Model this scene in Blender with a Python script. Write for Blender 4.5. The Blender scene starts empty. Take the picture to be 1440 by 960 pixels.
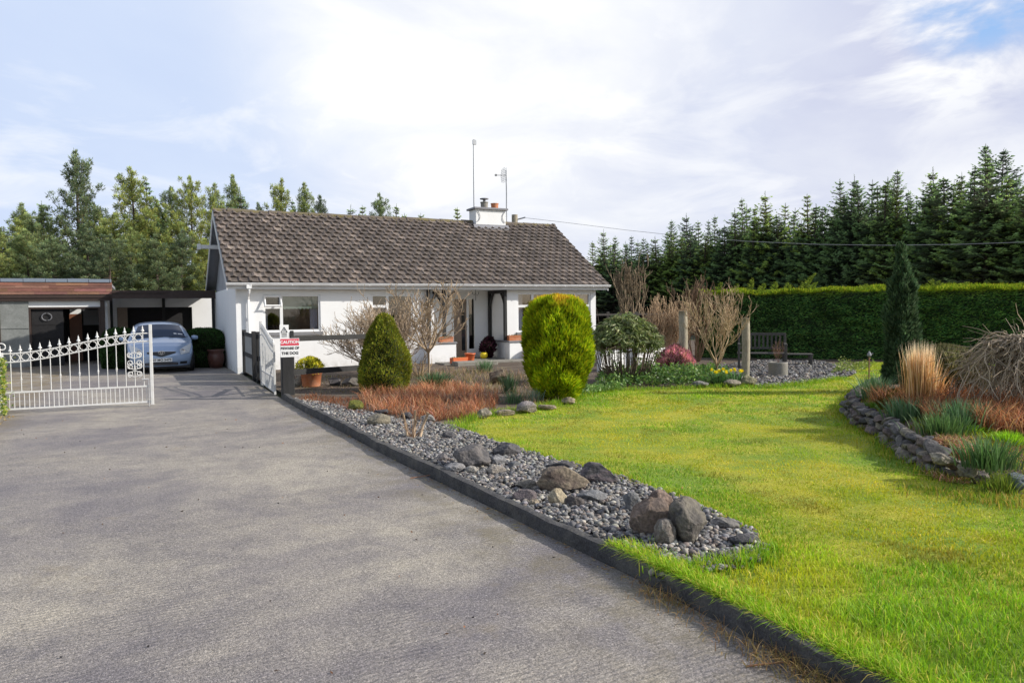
import bpy, math, random
import numpy as np
from mathutils import Vector, Matrix, Euler
rng = np.random.default_rng(11); random.seed(11)
sc = bpy.context.scene
COL = sc.collection
PI = math.pi

# ---------------------------------------------------------------- survey of the site
# camera at the road end of the drive, 1.68 m up; bearings measured from it give ground positions
FP = 1048.; EYE = 1.68
PITCH = math.atan(44.3/FP); ROLL = math.radians(.63)
fw = np.array([0, math.cos(PITCH), -math.sin(PITCH)])
_r0 = np.array([1., 0, 0]); _u0 = np.array([0, math.sin(PITCH), math.cos(PITCH)])
RT = math.cos(ROLL)*_r0 - math.sin(ROLL)*_u0
UP = math.cos(ROLL)*_u0 + math.sin(ROLL)*_r0
CAM = np.array([0, 0, EYE])
def ray(x, y): return fw + RT*(x-720)/FP + UP*(480-y)/FP
def G(x, y, z=0.):
    d = ray(x, y); return CAM + d*((z-EYE)/d[2])
def at(x, y, Y):
    d = ray(x, y); return CAM + d*(Y/d[1])
def wpx(x0, x1, Y): return abs(x1-x0)/FP*Y

TH = math.radians(26.4)
U = np.array([math.cos(TH), math.sin(TH), 0]); V = np.array([-U[1], U[0], 0])
A0 = G(337, 525.5)
def Lc(x, y, z=0.): return A0 + U*x + V*y + np.array([0, 0, z])
def toL(q):
    q = np.asarray(q)-A0; return np.array([q@U, q@V, q[2]])

# ---------------------------------------------------------------- helpers
def tag(o, label=None, cat=None, group=None, kind=None):
    if label: o['label'] = label
    if cat: o['category'] = cat
    if group: o['group'] = group
    if kind: o['kind'] = kind
    return o
def empty(name, loc=(0, 0, 0), rz=0., label=None, cat=None, group=None):
    o = bpy.data.objects.new(name, None); COL.objects.link(o)
    o.location = [float(v) for v in loc]; o.rotation_euler = (0, 0, rz); o.empty_display_size = .1
    return tag(o, label, cat, group)
def copy_tree(o, parent=None):
    c = o.copy(); COL.objects.link(c)
    if parent is not None: c.parent = parent
    for ch in list(o.children): copy_tree(ch, c)
    return c

class MB:
    """collects vertices and faces (with a colour per vertex) for ONE mesh"""
    def __init__(s): s.v = []; s.f = []; s.c = []; s.n = 0; s.m = []
    def add(s, v, f, col=(1, 1, 1), mi=0):
        v = np.asarray(v, float).reshape(-1, 3)
        fl = f if isinstance(f, list) and len(f) and isinstance(f[0], np.ndarray) and f[0].ndim == 2 else None
        if fl is None:
            by = {}
            for q in f: by.setdefault(len(q), []).append(q)
            fl = [np.array(q) for q in by.values()]
        for q in fl: s.f.append(q + s.n); s.m.append(np.full(len(q), mi))
        c = np.asarray(col, float)
        s.c.append(np.tile(c, (len(v), 1)) if c.ndim == 1 else c)
        s.v.append(v); s.n += len(v); return s
    def box(s, c, d, rz=0., rx=0., ry=0., col=(1, 1, 1), mi=0):
        x, y, z = [q/2 for q in d]
        v = np.array([[-x,-y,-z],[x,-y,-z],[x,y,-z],[-x,y,-z],[-x,-y,z],[x,-y,z],[x,y,z],[-x,y,z]])
        if rz or rx or ry: v = v @ np.array(Euler((rx, ry, rz)).to_matrix()).T
        return s.add(v+np.asarray(c), [(0,3,2,1),(4,5,6,7),(0,1,5,4),(1,2,6,5),(2,3,7,6),(3,0,4,7)], col, mi)
    def b2(s, x0, x1, y0, y1, z0, z1, col=(1,1,1), mi=0):
        return s.box(((x0+x1)/2, (y0+y1)/2, (z0+z1)/2), (x1-x0, y1-y0, z1-z0), col=col, mi=mi)
    def bb(s, x0, x1, y0, y1, z0, z1, b=.01, col=(1,1,1)):
        """box with chamfered vertical and top edges"""
        P = lambda i: [(x0+i+b,y0+i),(x1-i-b,y0+i),(x1-i,y0+i+b),(x1-i,y1-i-b),(x1-i-b,y1-i),(x0+i+b,y1-i),(x0+i,y1-i-b),(x0+i,y0+i+b)]
        v = [(p[0],p[1],z0) for p in P(0)]+[(p[0],p[1],z1-b) for p in P(0)]+[(p[0],p[1],z1) for p in P(b)]
        f = [tuple(range(7,-1,-1)), tuple(range(16,24))]
        for k in (0, 8):
            for i in range(8): j = (i+1) % 8; f.append((k+i,k+j,k+8+j,k+8+i))
        return s.add(v, f, col)
    def tube(s, pts, r, k=6, col=(1, 1, 1), cap=True):
        P = np.asarray(pts, float); n = len(P)
        r = np.full(n, r) if np.isscalar(r) else np.asarray(r, float)
        T = np.gradient(P, axis=0); T /= np.linalg.norm(T, axis=1)[:, None]+1e-9
        ref = np.array([0, 0, 1.]) if abs(T[0][2]) < .9 else np.array([1., 0, 0])
        X = np.cross(T, ref); X /= np.linalg.norm(X, axis=1)[:, None]+1e-9
        Y = np.cross(T, X); a = np.arange(k)/k*2*PI
        v = P[:, None]+r[:, None, None]*(X[:, None]*np.cos(a)[None, :, None]+Y[:, None]*np.sin(a)[None, :, None])
        i = np.arange(n-1)[:, None]*k; j = np.arange(k)[None]; j2 = (j+1) % k
        f = [np.stack([i+j, i+j2, i+k+j2, i+k+j], -1).reshape(-1, 4)]
        if cap and k > 3: f += [np.array([list(range(k))]), np.array([list(range((n-1)*k+k-1, (n-1)*k-1, -1))])]
        cc = np.asarray(col, float)
        if cc.ndim == 2: cc = np.repeat(cc, k, 0)
        return s.add(v.reshape(-1, 3), f, cc)
    def lathe(s, prof, k=20, c=(0, 0, 0), col=(1, 1, 1)):
        prof = np.asarray(prof, float); n = len(prof); a = np.arange(k)/k*2*PI
        v = np.stack([prof[:, 0, None]*np.cos(a), prof[:, 0, None]*np.sin(a), np.repeat(prof[:, 1, None], k, 1)], -1)
        i = np.arange(n-1)[:, None]*k; j = np.arange(k)[None]; j2 = (j+1) % k
        return s.add(v.reshape(-1, 3)+np.asarray(c), [np.stack([i+j, i+j2, i+k+j2, i+k+j], -1).reshape(-1, 4)], col)
    def poly(s, pts, z=None, col=(1, 1, 1)):
        v = [(p[0], p[1], z if z is not None else p[2]) for p in pts]
        return s.add(v, [tuple(range(len(v)))], col)
    def prism(s, pts, off, col=(1, 1, 1)):
        p = np.asarray(pts, float); n = len(p); q = p+np.asarray(off)
        f = [tuple(range(n-1, -1, -1)), tuple(range(n, 2*n))]+[(i, (i+1) % n, n+(i+1) % n, n+i) for i in range(n)]
        return s.add(np.vstack([p, q]), f, col)
    def cards(s, P, D, L, W, col, bend=None):
        P = np.asarray(P, float); n = len(P); D = D/(np.linalg.norm(D, axis=1)[:, None]+1e-9)
        S = np.cross(D, rng.normal(size=(n, 3))); S /= np.linalg.norm(S, axis=1)[:, None]+1e-9
        L = np.broadcast_to(np.asarray(L, float), (n,))[:, None]; W = np.broadcast_to(np.asarray(W, float), (n,))[:, None]
        v = np.stack([P, P+D*L*.45+S*W*.5, P+D*L, P+D*L*.45-S*W*.5], 1)
        f = [np.arange(4*n).reshape(n, 4)]
        return s.add(v.reshape(-1, 3), f, np.repeat(np.broadcast_to(col, (n, 3)), 4, 0))
    def blades(s, P, h, w, lean, col, droop=.5, seg=3, tipcol=None):
        P = np.asarray(P, float); n = len(P); a = rng.uniform(0, 2*PI, n)
        h = np.broadcast_to(h, (n,)); w = np.broadcast_to(w, (n,))
        if np.ndim(lean) == 1: lean_v = np.stack([np.cos(a), np.sin(a)], 1)*np.asarray(lean)[:, None]
        elif np.ndim(lean) == 2: lean_v = np.asarray(lean)
        else: lean_v = np.stack([np.cos(a), np.sin(a)], 1)*(lean*rng.uniform(.3, 1.2, n))[:, None]
        b = a+PI/2+rng.normal(0, .5, n); S = np.stack([np.cos(b), np.sin(b), 0*b], 1)
        rows = []
        for i in range(seg):
            t = i/seg
            c = P+np.concatenate([lean_v*(t**1.7*h)[:, None], (h*(t-droop*t**3*np.linalg.norm(lean_v, axis=1)))[:, None]], 1)
            ww = (w*(1-.75*t**1.5)*.5)[:, None]
            rows += [c-S*ww, c+S*ww]
        tip = P+np.concatenate([lean_v*h[:, None], (h*(1-droop*np.linalg.norm(lean_v, axis=1)))[:, None]], 1)
        v = np.stack(rows+[tip], 1); k = 2*seg+1; o = (np.arange(n)*k)[:, None]
        f = [np.concatenate([o+np.array([[2*i, 2*i+1, 2*i+3, 2*i+2]]) for i in range(seg-1)], 0)] if seg > 1 else []
        f.append(o+np.array([[2*seg-2, 2*seg-1, 2*seg]]))
        cc = np.repeat(np.broadcast_to(col, (n, 3))[:, None], k, 1).copy()
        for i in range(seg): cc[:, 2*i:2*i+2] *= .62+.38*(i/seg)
        if tipcol is not None: cc[:, -1] = tipcol
        return s.add(v.reshape(-1, 3), f, cc.reshape(-1, 3))
    def build(s, name, mat, parent=None, smooth=False, loc=None, rz=0.):
        me = bpy.data.meshes.new(name)
        v = np.concatenate(s.v) if s.v else np.zeros((0, 3)); c = np.concatenate(s.c)
        tot = np.concatenate([np.full(len(f), f.shape[1]) for f in s.f]); lp = np.concatenate([f.ravel() for f in s.f])
        me.vertices.add(len(v)); me.vertices.foreach_set('co', v.astype(np.float32).ravel())
        me.loops.add(len(lp)); me.loops.foreach_set('vertex_index', lp.astype(np.int32))
        me.polygons.add(len(tot)); st = np.concatenate([[0], np.cumsum(tot)[:-1]])
        me.polygons.foreach_set('loop_start', st.astype(np.int32)); me.polygons.foreach_set('loop_total', tot.astype(np.int32))
        if isinstance(mat, (list, tuple)):
            me.polygons.foreach_set('material_index', np.concatenate(s.m).astype(np.int32)); ms = mat
        else: ms = [mat]
        me.polygons.foreach_set('use_smooth', np.full(len(tot), bool(smooth)))
        me.update(calc_edges=True); me.validate()
        for m in ms: me.materials.append(m)
        at_ = me.color_attributes.new('Col', 'FLOAT_COLOR', 'POINT')
        at_.data.foreach_set('color', np.concatenate([c, np.ones((len(c), 1))], 1).astype(np.float32).ravel())
        o = bpy.data.objects.new(name, me); COL.objects.link(o)
        if parent is not None: o.parent = parent
        if loc is not None: o.location = [float(q) for q in loc]
        if rz: o.rotation_euler = (0, 0, rz)
        return o

def recentre(o, p):
    """move a mesh object's origin to the point p without moving its geometry"""
    p = Vector([float(q) for q in p]); o.data.transform(Matrix.Translation(-p)); o.location = p; return o

def _h(i, j, s=0):
    n = np.sin(i*127.1+j*311.7+s*74.7)*43758.5453; return n-np.floor(n)
def vnoise(x, y, s=0):
    x = np.asarray(x, float); y = np.asarray(y, float)
    i = np.floor(x); j = np.floor(y); fx = x-i; fy = y-j
    fx = fx*fx*(3-2*fx); fy = fy*fy*(3-2*fy)
    return (_h(i, j, s)*(1-fx)+_h(i+1, j, s)*fx)*(1-fy)+(_h(i, j+1, s)*(1-fx)+_h(i+1, j+1, s)*fx)*fy
def fbm(x, y, s=0, o=4):
    t = 0; a = .5
    for k in range(o): t = t+a*vnoise(x*2**k, y*2**k, s+k); a *= .5
    return t/(1-.5**o)
def inpoly(x, y, poly):
    x = np.asarray(x); y = np.asarray(y); r = np.zeros(x.shape, bool); n = len(poly)
    for i in range(n):
        x0, y0 = poly[i][:2]; x1, y1 = poly[(i+1) % n][:2]
        c = ((y0 > y) != (y1 > y)) & (x < (x1-x0)*(y-y0)/((y1-y0) if y1 != y0 else 1e-9)+x0)
        r ^= c
    return r
def scatter(poly, n):
    p = np.array([q[:2] for q in poly]); lo = p.min(0); hi = p.max(0); out = []
    tot = 0
    for _ in range(60):
        q = rng.uniform(lo, hi, (n*2, 2)); q = q[inpoly(q[:, 0], q[:, 1], poly)]; out.append(q); tot += len(q)
        if tot >= n: break
    return np.concatenate(out)[:n]
def unit(n):
    d = rng.normal(size=(n, 3)); return d/np.linalg.norm(d, axis=1)[:, None]
def pick(cols, n, jit=.12):
    c = np.array(cols)[rng.integers(0, len(cols), n)]
    return np.clip(c*(1+rng.normal(0, jit, (n, 1)))*(1+rng.normal(0, jit*.35, (n, 3))), .003, 1)

# ---------------------------------------------------------------- materials
def _nt(name):
    m = bpy.data.materials.new(name); m.use_nodes = True; nt = m.node_tree
    for n in list(nt.nodes): nt.nodes.remove(n)
    return m, nt, nt.nodes, nt.links
def node(nt, t, **k):
    n = nt.nodes.new(t)
    for a, b in k.items():
        if a in n.inputs: n.inputs[a].default_value = b
        else: setattr(n, a, b)
    return n
def mixc(nt, a, b, fac, mode='MIX'):
    n = nt.nodes.new('ShaderNodeMix'); n.data_type = 'RGBA'; n.blend_type = mode
    for idx, q in ((6, a), (7, b), (0, fac)):
        if hasattr(q, 'is_linked') or hasattr(q, 'links'): nt.links.new(q, n.inputs[idx])
        elif idx == 0: n.inputs[0].default_value = q
        else: n.inputs[idx].default_value = (*q, 1) if len(q) == 3 else q
    return n.outputs[2]
def ramp(nt, src, stops):
    n = nt.nodes.new('ShaderNodeValToRGB'); nt.links.new(src, n.inputs[0]); e = n.color_ramp.elements
    while len(e) < len(stops): e.new(.5)
    for q, (p, c) in zip(e, stops):
        q.position = p; q.color = (c, c, c, 1) if np.isscalar(c) else (*c, 1)
    return n.outputs[0]
def M(name, base, rough=.6, var=.12, scale=6., fine=60., bump=.0, bscale=40., metal=0., spec=.5, coat=0., usecol=False,
      dirt=None, dirt_amt=.5, dirt_scale=1.5, stretch=(1, 1, 1), gen='Object', foot=None):
    m, nt, N, L = _nt(name)
    out = node(nt, 'ShaderNodeOutputMaterial'); p = node(nt, 'ShaderNodeBsdfPrincipled')
    p.inputs['Roughness'].default_value = rough; p.inputs['Metallic'].default_value = metal
    p.inputs['Specular IOR Level'].default_value = spec; p.inputs['Coat Weight'].default_value = coat
    tc = node(nt, 'ShaderNodeTexCoord'); mp = node(nt, 'ShaderNodeMapping'); mp.inputs['Scale'].default_value = stretch
    L.new(tc.outputs[gen], mp.inputs[0]); co = mp.outputs[0]
    n1 = node(nt, 'ShaderNodeTexNoise', Scale=scale, Detail=5., Roughness=.6); L.new(co, n1.inputs['Vector'])
    n2 = node(nt, 'ShaderNodeTexNoise', Scale=fine, Detail=3., Roughness=.6); L.new(co, n2.inputs['Vector'])
    b = np.array(base)
    c = mixc(nt, b*(1-var*1.6), np.minimum(b*(1+var*1.6), 1), n1.outputs[0])
    c = mixc(nt, c, ramp(nt, n2.outputs[0], [(.3, 1-var*1.2), (.7, 1+var*1.2)]), 1., 'MULTIPLY')
    if dirt is not None:
        n3 = node(nt, 'ShaderNodeTexNoise', Scale=dirt_scale, Detail=7., Roughness=.65); L.new(co, n3.inputs['Vector'])
        f = ramp(nt, n3.outputs[0], [(.45, 0.), (.7, dirt_amt)])
        c = mixc(nt, c, dirt, f)
    if foot is not None:
        sz = node(nt, 'ShaderNodeSeparateXYZ'); L.new(co, sz.inputs[0]); mr = nt.nodes.new('ShaderNodeMapRange'); mr.interpolation_type = 'SMOOTHSTEP'; L.new(sz.outputs[2], mr.inputs[0])
        for i_, q_ in enumerate((.02, .40, .75, 0.)): mr.inputs[i_+1].default_value = q_
        n5 = node(nt, 'ShaderNodeTexNoise', Scale=7., Detail=7., Roughness=.7); L.new(co, n5.inputs['Vector'])
        ml = nt.nodes.new('ShaderNodeMath'); ml.operation = 'MULTIPLY'; L.new(mr.outputs[0], ml.inputs[0]); L.new(ramp(nt, n5.outputs[0], [(.40, .0), (.66, .8)]), ml.inputs[1]); c = mixc(nt, c, foot, ml.outputs[0])
        mq = node(nt, 'ShaderNodeMapping'); mq.inputs['Scale'].default_value = (9, 9, .35); L.new(tc.outputs[gen], mq.inputs[0]); n6 = node(nt, 'ShaderNodeTexNoise', Scale=1., Detail=5., Roughness=.6); L.new(mq.outputs[0], n6.inputs['Vector']); c = mixc(nt, c, foot, ramp(nt, n6.outputs[0], [(.60, 0.), (.78, .12)]))
    if usecol:
        a = node(nt, 'ShaderNodeAttribute', attribute_name='Col'); c = mixc(nt, c, a.outputs['Color'], 1., 'MULTIPLY')
    L.new(c, p.inputs['Base Color'])
    if bump:
        n4 = node(nt, 'ShaderNodeTexNoise', Scale=bscale, Detail=6., Roughness=.62); L.new(co, n4.inputs['Vector'])
        bn = node(nt, 'ShaderNodeBump', Strength=1., Distance=bump); L.new(n4.outputs[0], bn.inputs['Height']); L.new(bn.outputs[0], p.inputs['Normal'])
    L.new(p.outputs[0], out.inputs[0]); return m
def leafmat(name, tint=(1, 1, 1), trans=.3, gloss=.0, objvar=.0, fine=0.):
    m, nt, N, L = _nt(name)
    out = node(nt, 'ShaderNodeOutputMaterial'); a = node(nt, 'ShaderNodeAttribute', attribute_name='Col')
    c = mixc(nt, a.outputs['Color'], tint, 1., 'MULTIPLY')
    if objvar:
        oi = node(nt, 'ShaderNodeObjectInfo')
        c = mixc(nt, c, ramp(nt, oi.outputs['Random'], [(0, (1-objvar, 1-objvar, 1-objvar*.6)), (.5, 1.), (1, (1+objvar*1.3, 1+objvar*.8, 1-objvar*.5))]), 1., 'MULTIPLY')
    d = node(nt, 'ShaderNodeBsdfDiffuse'); t = node(nt, 'ShaderNodeBsdfTranslucent'); x = node(nt, 'ShaderNodeMixShader')
    L.new(c, d.inputs[0]); L.new(c, t.inputs[0]); x.inputs[0].default_value = trans
    L.new(d.outputs[0], x.inputs[1]); L.new(t.outputs[0], x.inputs[2]); o = x.outputs[0]
    if gloss:
        g = node(nt, 'ShaderNodeBsdfGlossy'); g.inputs['Roughness'].default_value = .55; g.inputs[0].default_value = (1, 1, 1, 1)
        y = node(nt, 'ShaderNodeMixShader'); y.inputs[0].default_value = gloss
        L.new(o, y.inputs[1]); L.new(g.outputs[0], y.inputs[2]); o = y.outputs[0]
    L.new(o, out.inputs[0]); return m
def glassmat(name, col=(.02, .025, .03), rough=.03, spec=.8):
    m, nt, N, L = _nt(name)
    out = node(nt, 'ShaderNodeOutputMaterial'); p = node(nt, 'ShaderNodeBsdfPrincipled')
    p.inputs['Base Color'].default_value = (*col, 1); p.inputs['Roughness'].default_value = rough; p.inputs['Specular IOR Level'].default_value = spec
    tc = node(nt, 'ShaderNodeTexCoord'); n = node(nt, 'ShaderNodeTexNoise', Scale=1.6, Detail=2.); L.new(tc.outputs['Object'], n.inputs['Vector'])
    b = node(nt, 'ShaderNodeBump', Strength=.25, Distance=.02); L.new(n.outputs[0], b.inputs['Height']); L.new(b.outputs[0], p.inputs['Normal'])
    L.new(p.outputs[0], out.inputs[0]); return m

MT = dict(
 white_wall=M('white_render', (.86, .86, .86), .85, .02, 3, 90, .0006, 120, dirt=(.60, .59, .56), dirt_amt=.14, dirt_scale=1.1, foot=(.38, .36, .29)),
 grey_wall=M('grey_render', (.36, .37, .39), .9, .07, 4, 80, .0012, 90, dirt=(.22, .22, .22), dirt_amt=.4),
 upvc=M('white_plastic', (.82, .82, .82), .35, .02, 3, 40),
 gutter=M('gutter_plastic', (.72, .72, .73), .4, .04, 3, 40, dirt=(.45, .44, .42), dirt_amt=.35, dirt_scale=2.5),
 sill=M('grey_sill', (.22, .22, .23), .8, .08, 6, 60),
 black_wood=M('black_stained_wood', (.014, .0135, .014), .65, .25, 5, 50, .003, 60, dirt=(.05, .05, .05), dirt_amt=.4, dirt_scale=4, stretch=(1, 1, .25)),
 dark_brown=M('dark_brown_wood', (.045, .026, .020), .6, .25, 4, 50, .003, 50, stretch=(.3, 1, 1)),
 door_brown=M('brown_door', (.26, .19, .14), .5, .15, 4, 40),
 red_door=M('red_brown_door', (.22, .09, .05), .5, .12, 4, 40),
 board_wood=M('pale_weathered_boards', (.34, .34, .33), .85, .15, 6, 60, .003, 50, stretch=(1, 1, .2)),
 grey_wood=M('weathered_wood', (.085, .078, .070), .85, .2, 6, 60, .004, 50, stretch=(1, 1, .2)),
 post_wood=M('bleached_post_wood', (.36, .31, .23), .85, .22, 7, 50, .006, 40, dirt=(.16, .18, .10), dirt_amt=.6, dirt_scale=3, stretch=(1, 1, .25)),
 iron_white=M('white_painted_iron', (.64, .64, .63), .45, .05, 20, 80, dirt=(.45, .40, .32), dirt_amt=.35, dirt_scale=9),
 terracotta=M('terracotta', (.50, .17, .07), .8, .14, 9, 70, .003, 60, dirt=(.55, .36, .26), dirt_amt=.5, dirt_scale=7),
 red_plastic=M('orange_plastic', (.68, .16, .05), .45, .08, 6, 40),
 brown_glaze=M('brown_glazed_pot', (.12, .05, .035), .35, .15, 6, 40),
 tile=M('concrete_roof_tile', (.118, .095, .084), .85, .30, 5, 34, .006, 60, usecol=True, dirt=(.21, .19, .16), dirt_amt=.40, dirt_scale=6.0),
 moss=M('moss', (.13, .13, .02), .95, .35, 12, 60, .012, 50, usecol=True),
 rust_tile=M('red_brown_tile', (.17, .080, .055), .8, .28, 3, 30, .003, 50, usecol=True, dirt=(.30, .15, .10), dirt_amt=.6, dirt_scale=2.6, stretch=(.5, 1, 3)),
 flashing=M('grey_flashing', (.20, .24, .30), .5, .1, 4, 40),
 lead=M('lead_grey', (.22, .22, .24), .6, .12, 6, 60),
 dark_void=M('dark_interior', (.016, .015, .016), .9, .2, 2, 20),
 panel_grey=M('grey_cement_panel', (.20, .21, .20), .8, .15, 2, 30, .003, 40, dirt=(.32, .33, .32), dirt_amt=.6, dirt_scale=2.5),
 rubber=M('black_rubber', (.018, .018, .019), .8, .1),
 black_plastic=M('black_plastic', (.02, .02, .022), .45, .1),
 chrome=M('chrome', (.75, .75, .77), .18, .02, metal=1.),
 alloy=M('silver_alloy', (.55, .56, .58), .35, .04, metal=.8),
 steel=M('galvanised_steel', (.42, .43, .45), .45, .1, 12, 60, metal=.6),
 carpaint=M('metallic_blue_paint', (.34, .45, .63), .30, .03, 3, 300, metal=.25, coat=.6),
 lens=M('headlight_lens', (.62, .64, .66), .12, .12, 14, 50, coat=1.),
 plate=M('number_plate', (.82, .82, .80), .4, .02),
 black_ink=M('black_lettering', (.02, .02, .022), .6, .05),
 red_ink=M('red_print', (.66, .05, .09), .5, .06),
 white_sign=M('white_sign_board', (.80, .80, .80), .5, .03),
 sign_white_ink=M('white_lettering', (.82, .80, .80), .5, .02),
 blue_ink=M('blue_band', (.03, .08, .40), .5, .05),
 wire=M('fence_wire', (.30, .30, .31), .5, .1, metal=.5),
 blind=M('pale_green_blind', (.42, .55, .44), .8, .05, 6, 80),
 curtain=M('white_net_curtain', (.62, .66, .74), .85, .06, 8, 60),
 room=M('dim_room', (.055, .048, .042), .9, .3, 2, 10),
 concrete=M('planter_concrete', (.27, .25, .22), .9, .16, 8, 60, .006, 50, dirt=(.12, .13, .08), dirt_amt=.5, dirt_scale=5),
 kerb=M('kerb_concrete', (.060, .058, .060), .9, .38, 7, 70, .014, 38, dirt=(.14, .13, .11), dirt_amt=.7, dirt_scale=5),
 soil=M('bed_soil', (.090, .062, .045), .95, .3, 2.2, 45, .03, 26, dirt=(.21, .17, .115), dirt_amt=.8, dirt_scale=2.0),
 gravel_base=M('gravel_bed_base', (.075, .07, .07), .95, .35, 12, 60, .02, 40),
 bark=M('conifer_bark', (.085, .062, .048), .95, .3, 6, 40, .01, 30),
 twig=M('bare_twigs', (.36, .295, .225), .85, .18, 8, 50, usecol=True),
 rock=M('weathered_rock', (1, 1, 1), .85, .34, 6, 46, .020, 22, usecol=True, dirt=(.24, .22, .19), dirt_amt=.35, dirt_scale=6),
 pebble=M('pebbles', (1, 1, 1), .75, .16, 30, 120, usecol=True),
 ridge=M('ridge_cap', (.13, .105, .09), .9, .3, 8, 40, .008, 50, dirt=(.20, .17, .05), dirt_amt=.9, dirt_scale=3),
 leaf=leafmat('leaf', tint=(1.45, 1.45, 1.3), trans=.3), grass=leafmat('grass_blade', tint=(2.75, 2.65, 1.5), trans=.45, gloss=.02), conifer=leafmat('conifer_needles', tint=(2.7, 2.65, 2.75), trans=.45, objvar=.36),
 gloss_leaf=leafmat('glossy_leaf', tint=(1.5, 1.5, 1.45), trans=.3, gloss=.035), straw=leafmat('dead_straw', tint=(1.45, 1.42, 1.4), trans=.4),
 glass=glassmat('window_glass', (.03, .032, .036)), car_glass=glassmat('car_glass', (.012, .03, .07), .03, .45),
 hedge_core=M('hedge_shade', (.016, .03, .010), .95, .4, 3, 20),
 core=M('shrub_shade', (.02, .03, .008), .95, .4, 5, 30),
)
# ---------------------------------------------------------------- camera, sun, sky
cam = bpy.data.cameras.new('camera'); co = bpy.data.objects.new('camera', cam); COL.objects.link(co)
cam.sensor_width = 36; cam.lens = FP/1440*36; cam.clip_end = 1500; cam.clip_start = .05
mw = Matrix.Identity(4)
for i in range(3):
    mw[i][0] = RT[i]; mw[i][1] = UP[i]; mw[i][2] = -fw[i]; mw[i][3] = CAM[i]
co.matrix_world = mw; sc.camera = co

SA, SE = math.radians(-4.), math.radians(30.)
sdir = Vector((math.cos(SA)*math.cos(SE), math.sin(SA)*math.cos(SE), math.sin(SE)))
sl = bpy.data.lights.new('sun', 'SUN'); sl.energy = 5.; sl.angle = math.radians(.53); sl.color = (1., .95, .86)
so = bpy.data.objects.new('sun', sl); COL.objects.link(so); so.rotation_euler = (-sdir).to_track_quat('-Z', 'Y').to_euler(); so.location = (20, -2, 14)

w = bpy.data.worlds.new('World'); sc.world = w; w.use_nodes = True; nt = w.node_tree
for n in list(nt.nodes): nt.nodes.remove(n)
L = nt.links
out = node(nt, 'ShaderNodeOutputWorld')
sky = node(nt, 'ShaderNodeTexSky', sky_type='NISHITA', sun_disc=False, sun_elevation=SE, sun_rotation=PI/2-SA, air_density=1., dust_density=1.2, ozone_density=1.)
bs = node(nt, 'ShaderNodeBackground', Strength=.15); L.new(sky.outputs[0], bs.inputs[0])
tc = node(nt, 'ShaderNodeTexCoord'); d = tc.outputs['Generated']
sep = node(nt, 'ShaderNodeSeparateXYZ'); L.new(d, sep.inputs[0])
def math_(op, a, b=None, cl=False):
    n = nt.nodes.new('ShaderNodeMath'); n.operation = op; n.use_clamp = cl
    for i, q in enumerate((a, b)):
        if q is None: continue
        if isinstance(q, (int, float)): n.inputs[i].default_value = q
        else: L.new(q, n.inputs[i])
    return n.outputs[0]
zz = math_('ADD', math_('MAXIMUM', sep.outputs[2], 0.), .22)
cx = math_('DIVIDE', sep.outputs[0], zz); cy = math_('DIVIDE', sep.outputs[1], zz)
cmb = node(nt, 'ShaderNodeCombineXYZ'); L.new(cx, cmb.inputs[0]); L.new(cy, cmb.inputs[1])
nA = node(nt, 'ShaderNodeTexNoise', Scale=.95, Detail=7., Roughness=.55, Distortion=.35); L.new(cmb.outputs[0], nA.inputs['Vector'])
mpB = node(nt, 'ShaderNodeMapping'); mpB.inputs['Location'].default_value = (3.1, 7.7, 0); L.new(cmb.outputs[0], mpB.inputs[0])
nB = node(nt, 'ShaderNodeTexNoise', Scale=2.1, Detail=8., Roughness=.58, Distortion=.5); L.new(mpB.outputs[0], nB.inputs['Vector'])
def lobe(px, py, p0, p1):
    q = ray(px, py); q = q/np.linalg.norm(q)
    n = nt.nodes.new('ShaderNodeVectorMath'); n.operation = 'DOT_PRODUCT'; L.new(d, n.inputs[0]); n.inputs[1].default_value = q
    r = nt.nodes.new('ShaderNodeMapRange'); r.interpolation_type = 'SMOOTHSTEP'; L.new(n.outputs['Value'], r.inputs[0])
    r.inputs[1].default_value = math.cos(math.radians(p0)); r.inputs[2].default_value = math.cos(math.radians(p1)); return r.outputs[0]
c = mixc(nt, (.70, .75, .91), (.88, .91, .98), ramp(nt, nA.outputs[0], [(.38, 0.), (.62, 1.)]))
c = mixc(nt, c, (.60, .74, 1.0), math_('MULTIPLY', lobe(60, 250, 28, 4), .7))          # clear pale blue to the left
c = mixc(nt, c, (.63, .66, .83), math_('MULTIPLY', lobe(1330, 130, 14, 3), math_('MULTIPLY', ramp(nt, nA.outputs[0], [(.35, 1.), (.62, .2)]), .8)))
wh = math_('ADD', math_('MULTIPLY', lobe(650, 20, 19, 4), 1.0), math_('MULTIPLY', ramp(nt, nB.outputs[0], [(.50, 0.), (.66, 1.)]), .5), True)
wh = math_('MULTIPLY', wh, ramp(nt, nB.outputs[0], [(.30, .35), (.52, 1.)]), True)
wh2 = math_('MULTIPLY', lobe(1325, 45, 8, 2), ramp(nt, nB.outputs[0], [(.46, 0.), (.58, .9)]))
c = mixc(nt, c, (1.04, 1.05, 1.06), math_('MAXIMUM', wh, wh2))
blue = math_('MULTIPLY', lobe(1385, -30, 6., 2.), ramp(nt, nB.outputs[0], [(.42, 1.), (.56, 0.)]))
c = mixc(nt, c, (.33, .55, .92), blue)
bc = node(nt, 'ShaderNodeBackground', Strength=1.0); L.new(c, bc.inputs[0])
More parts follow.
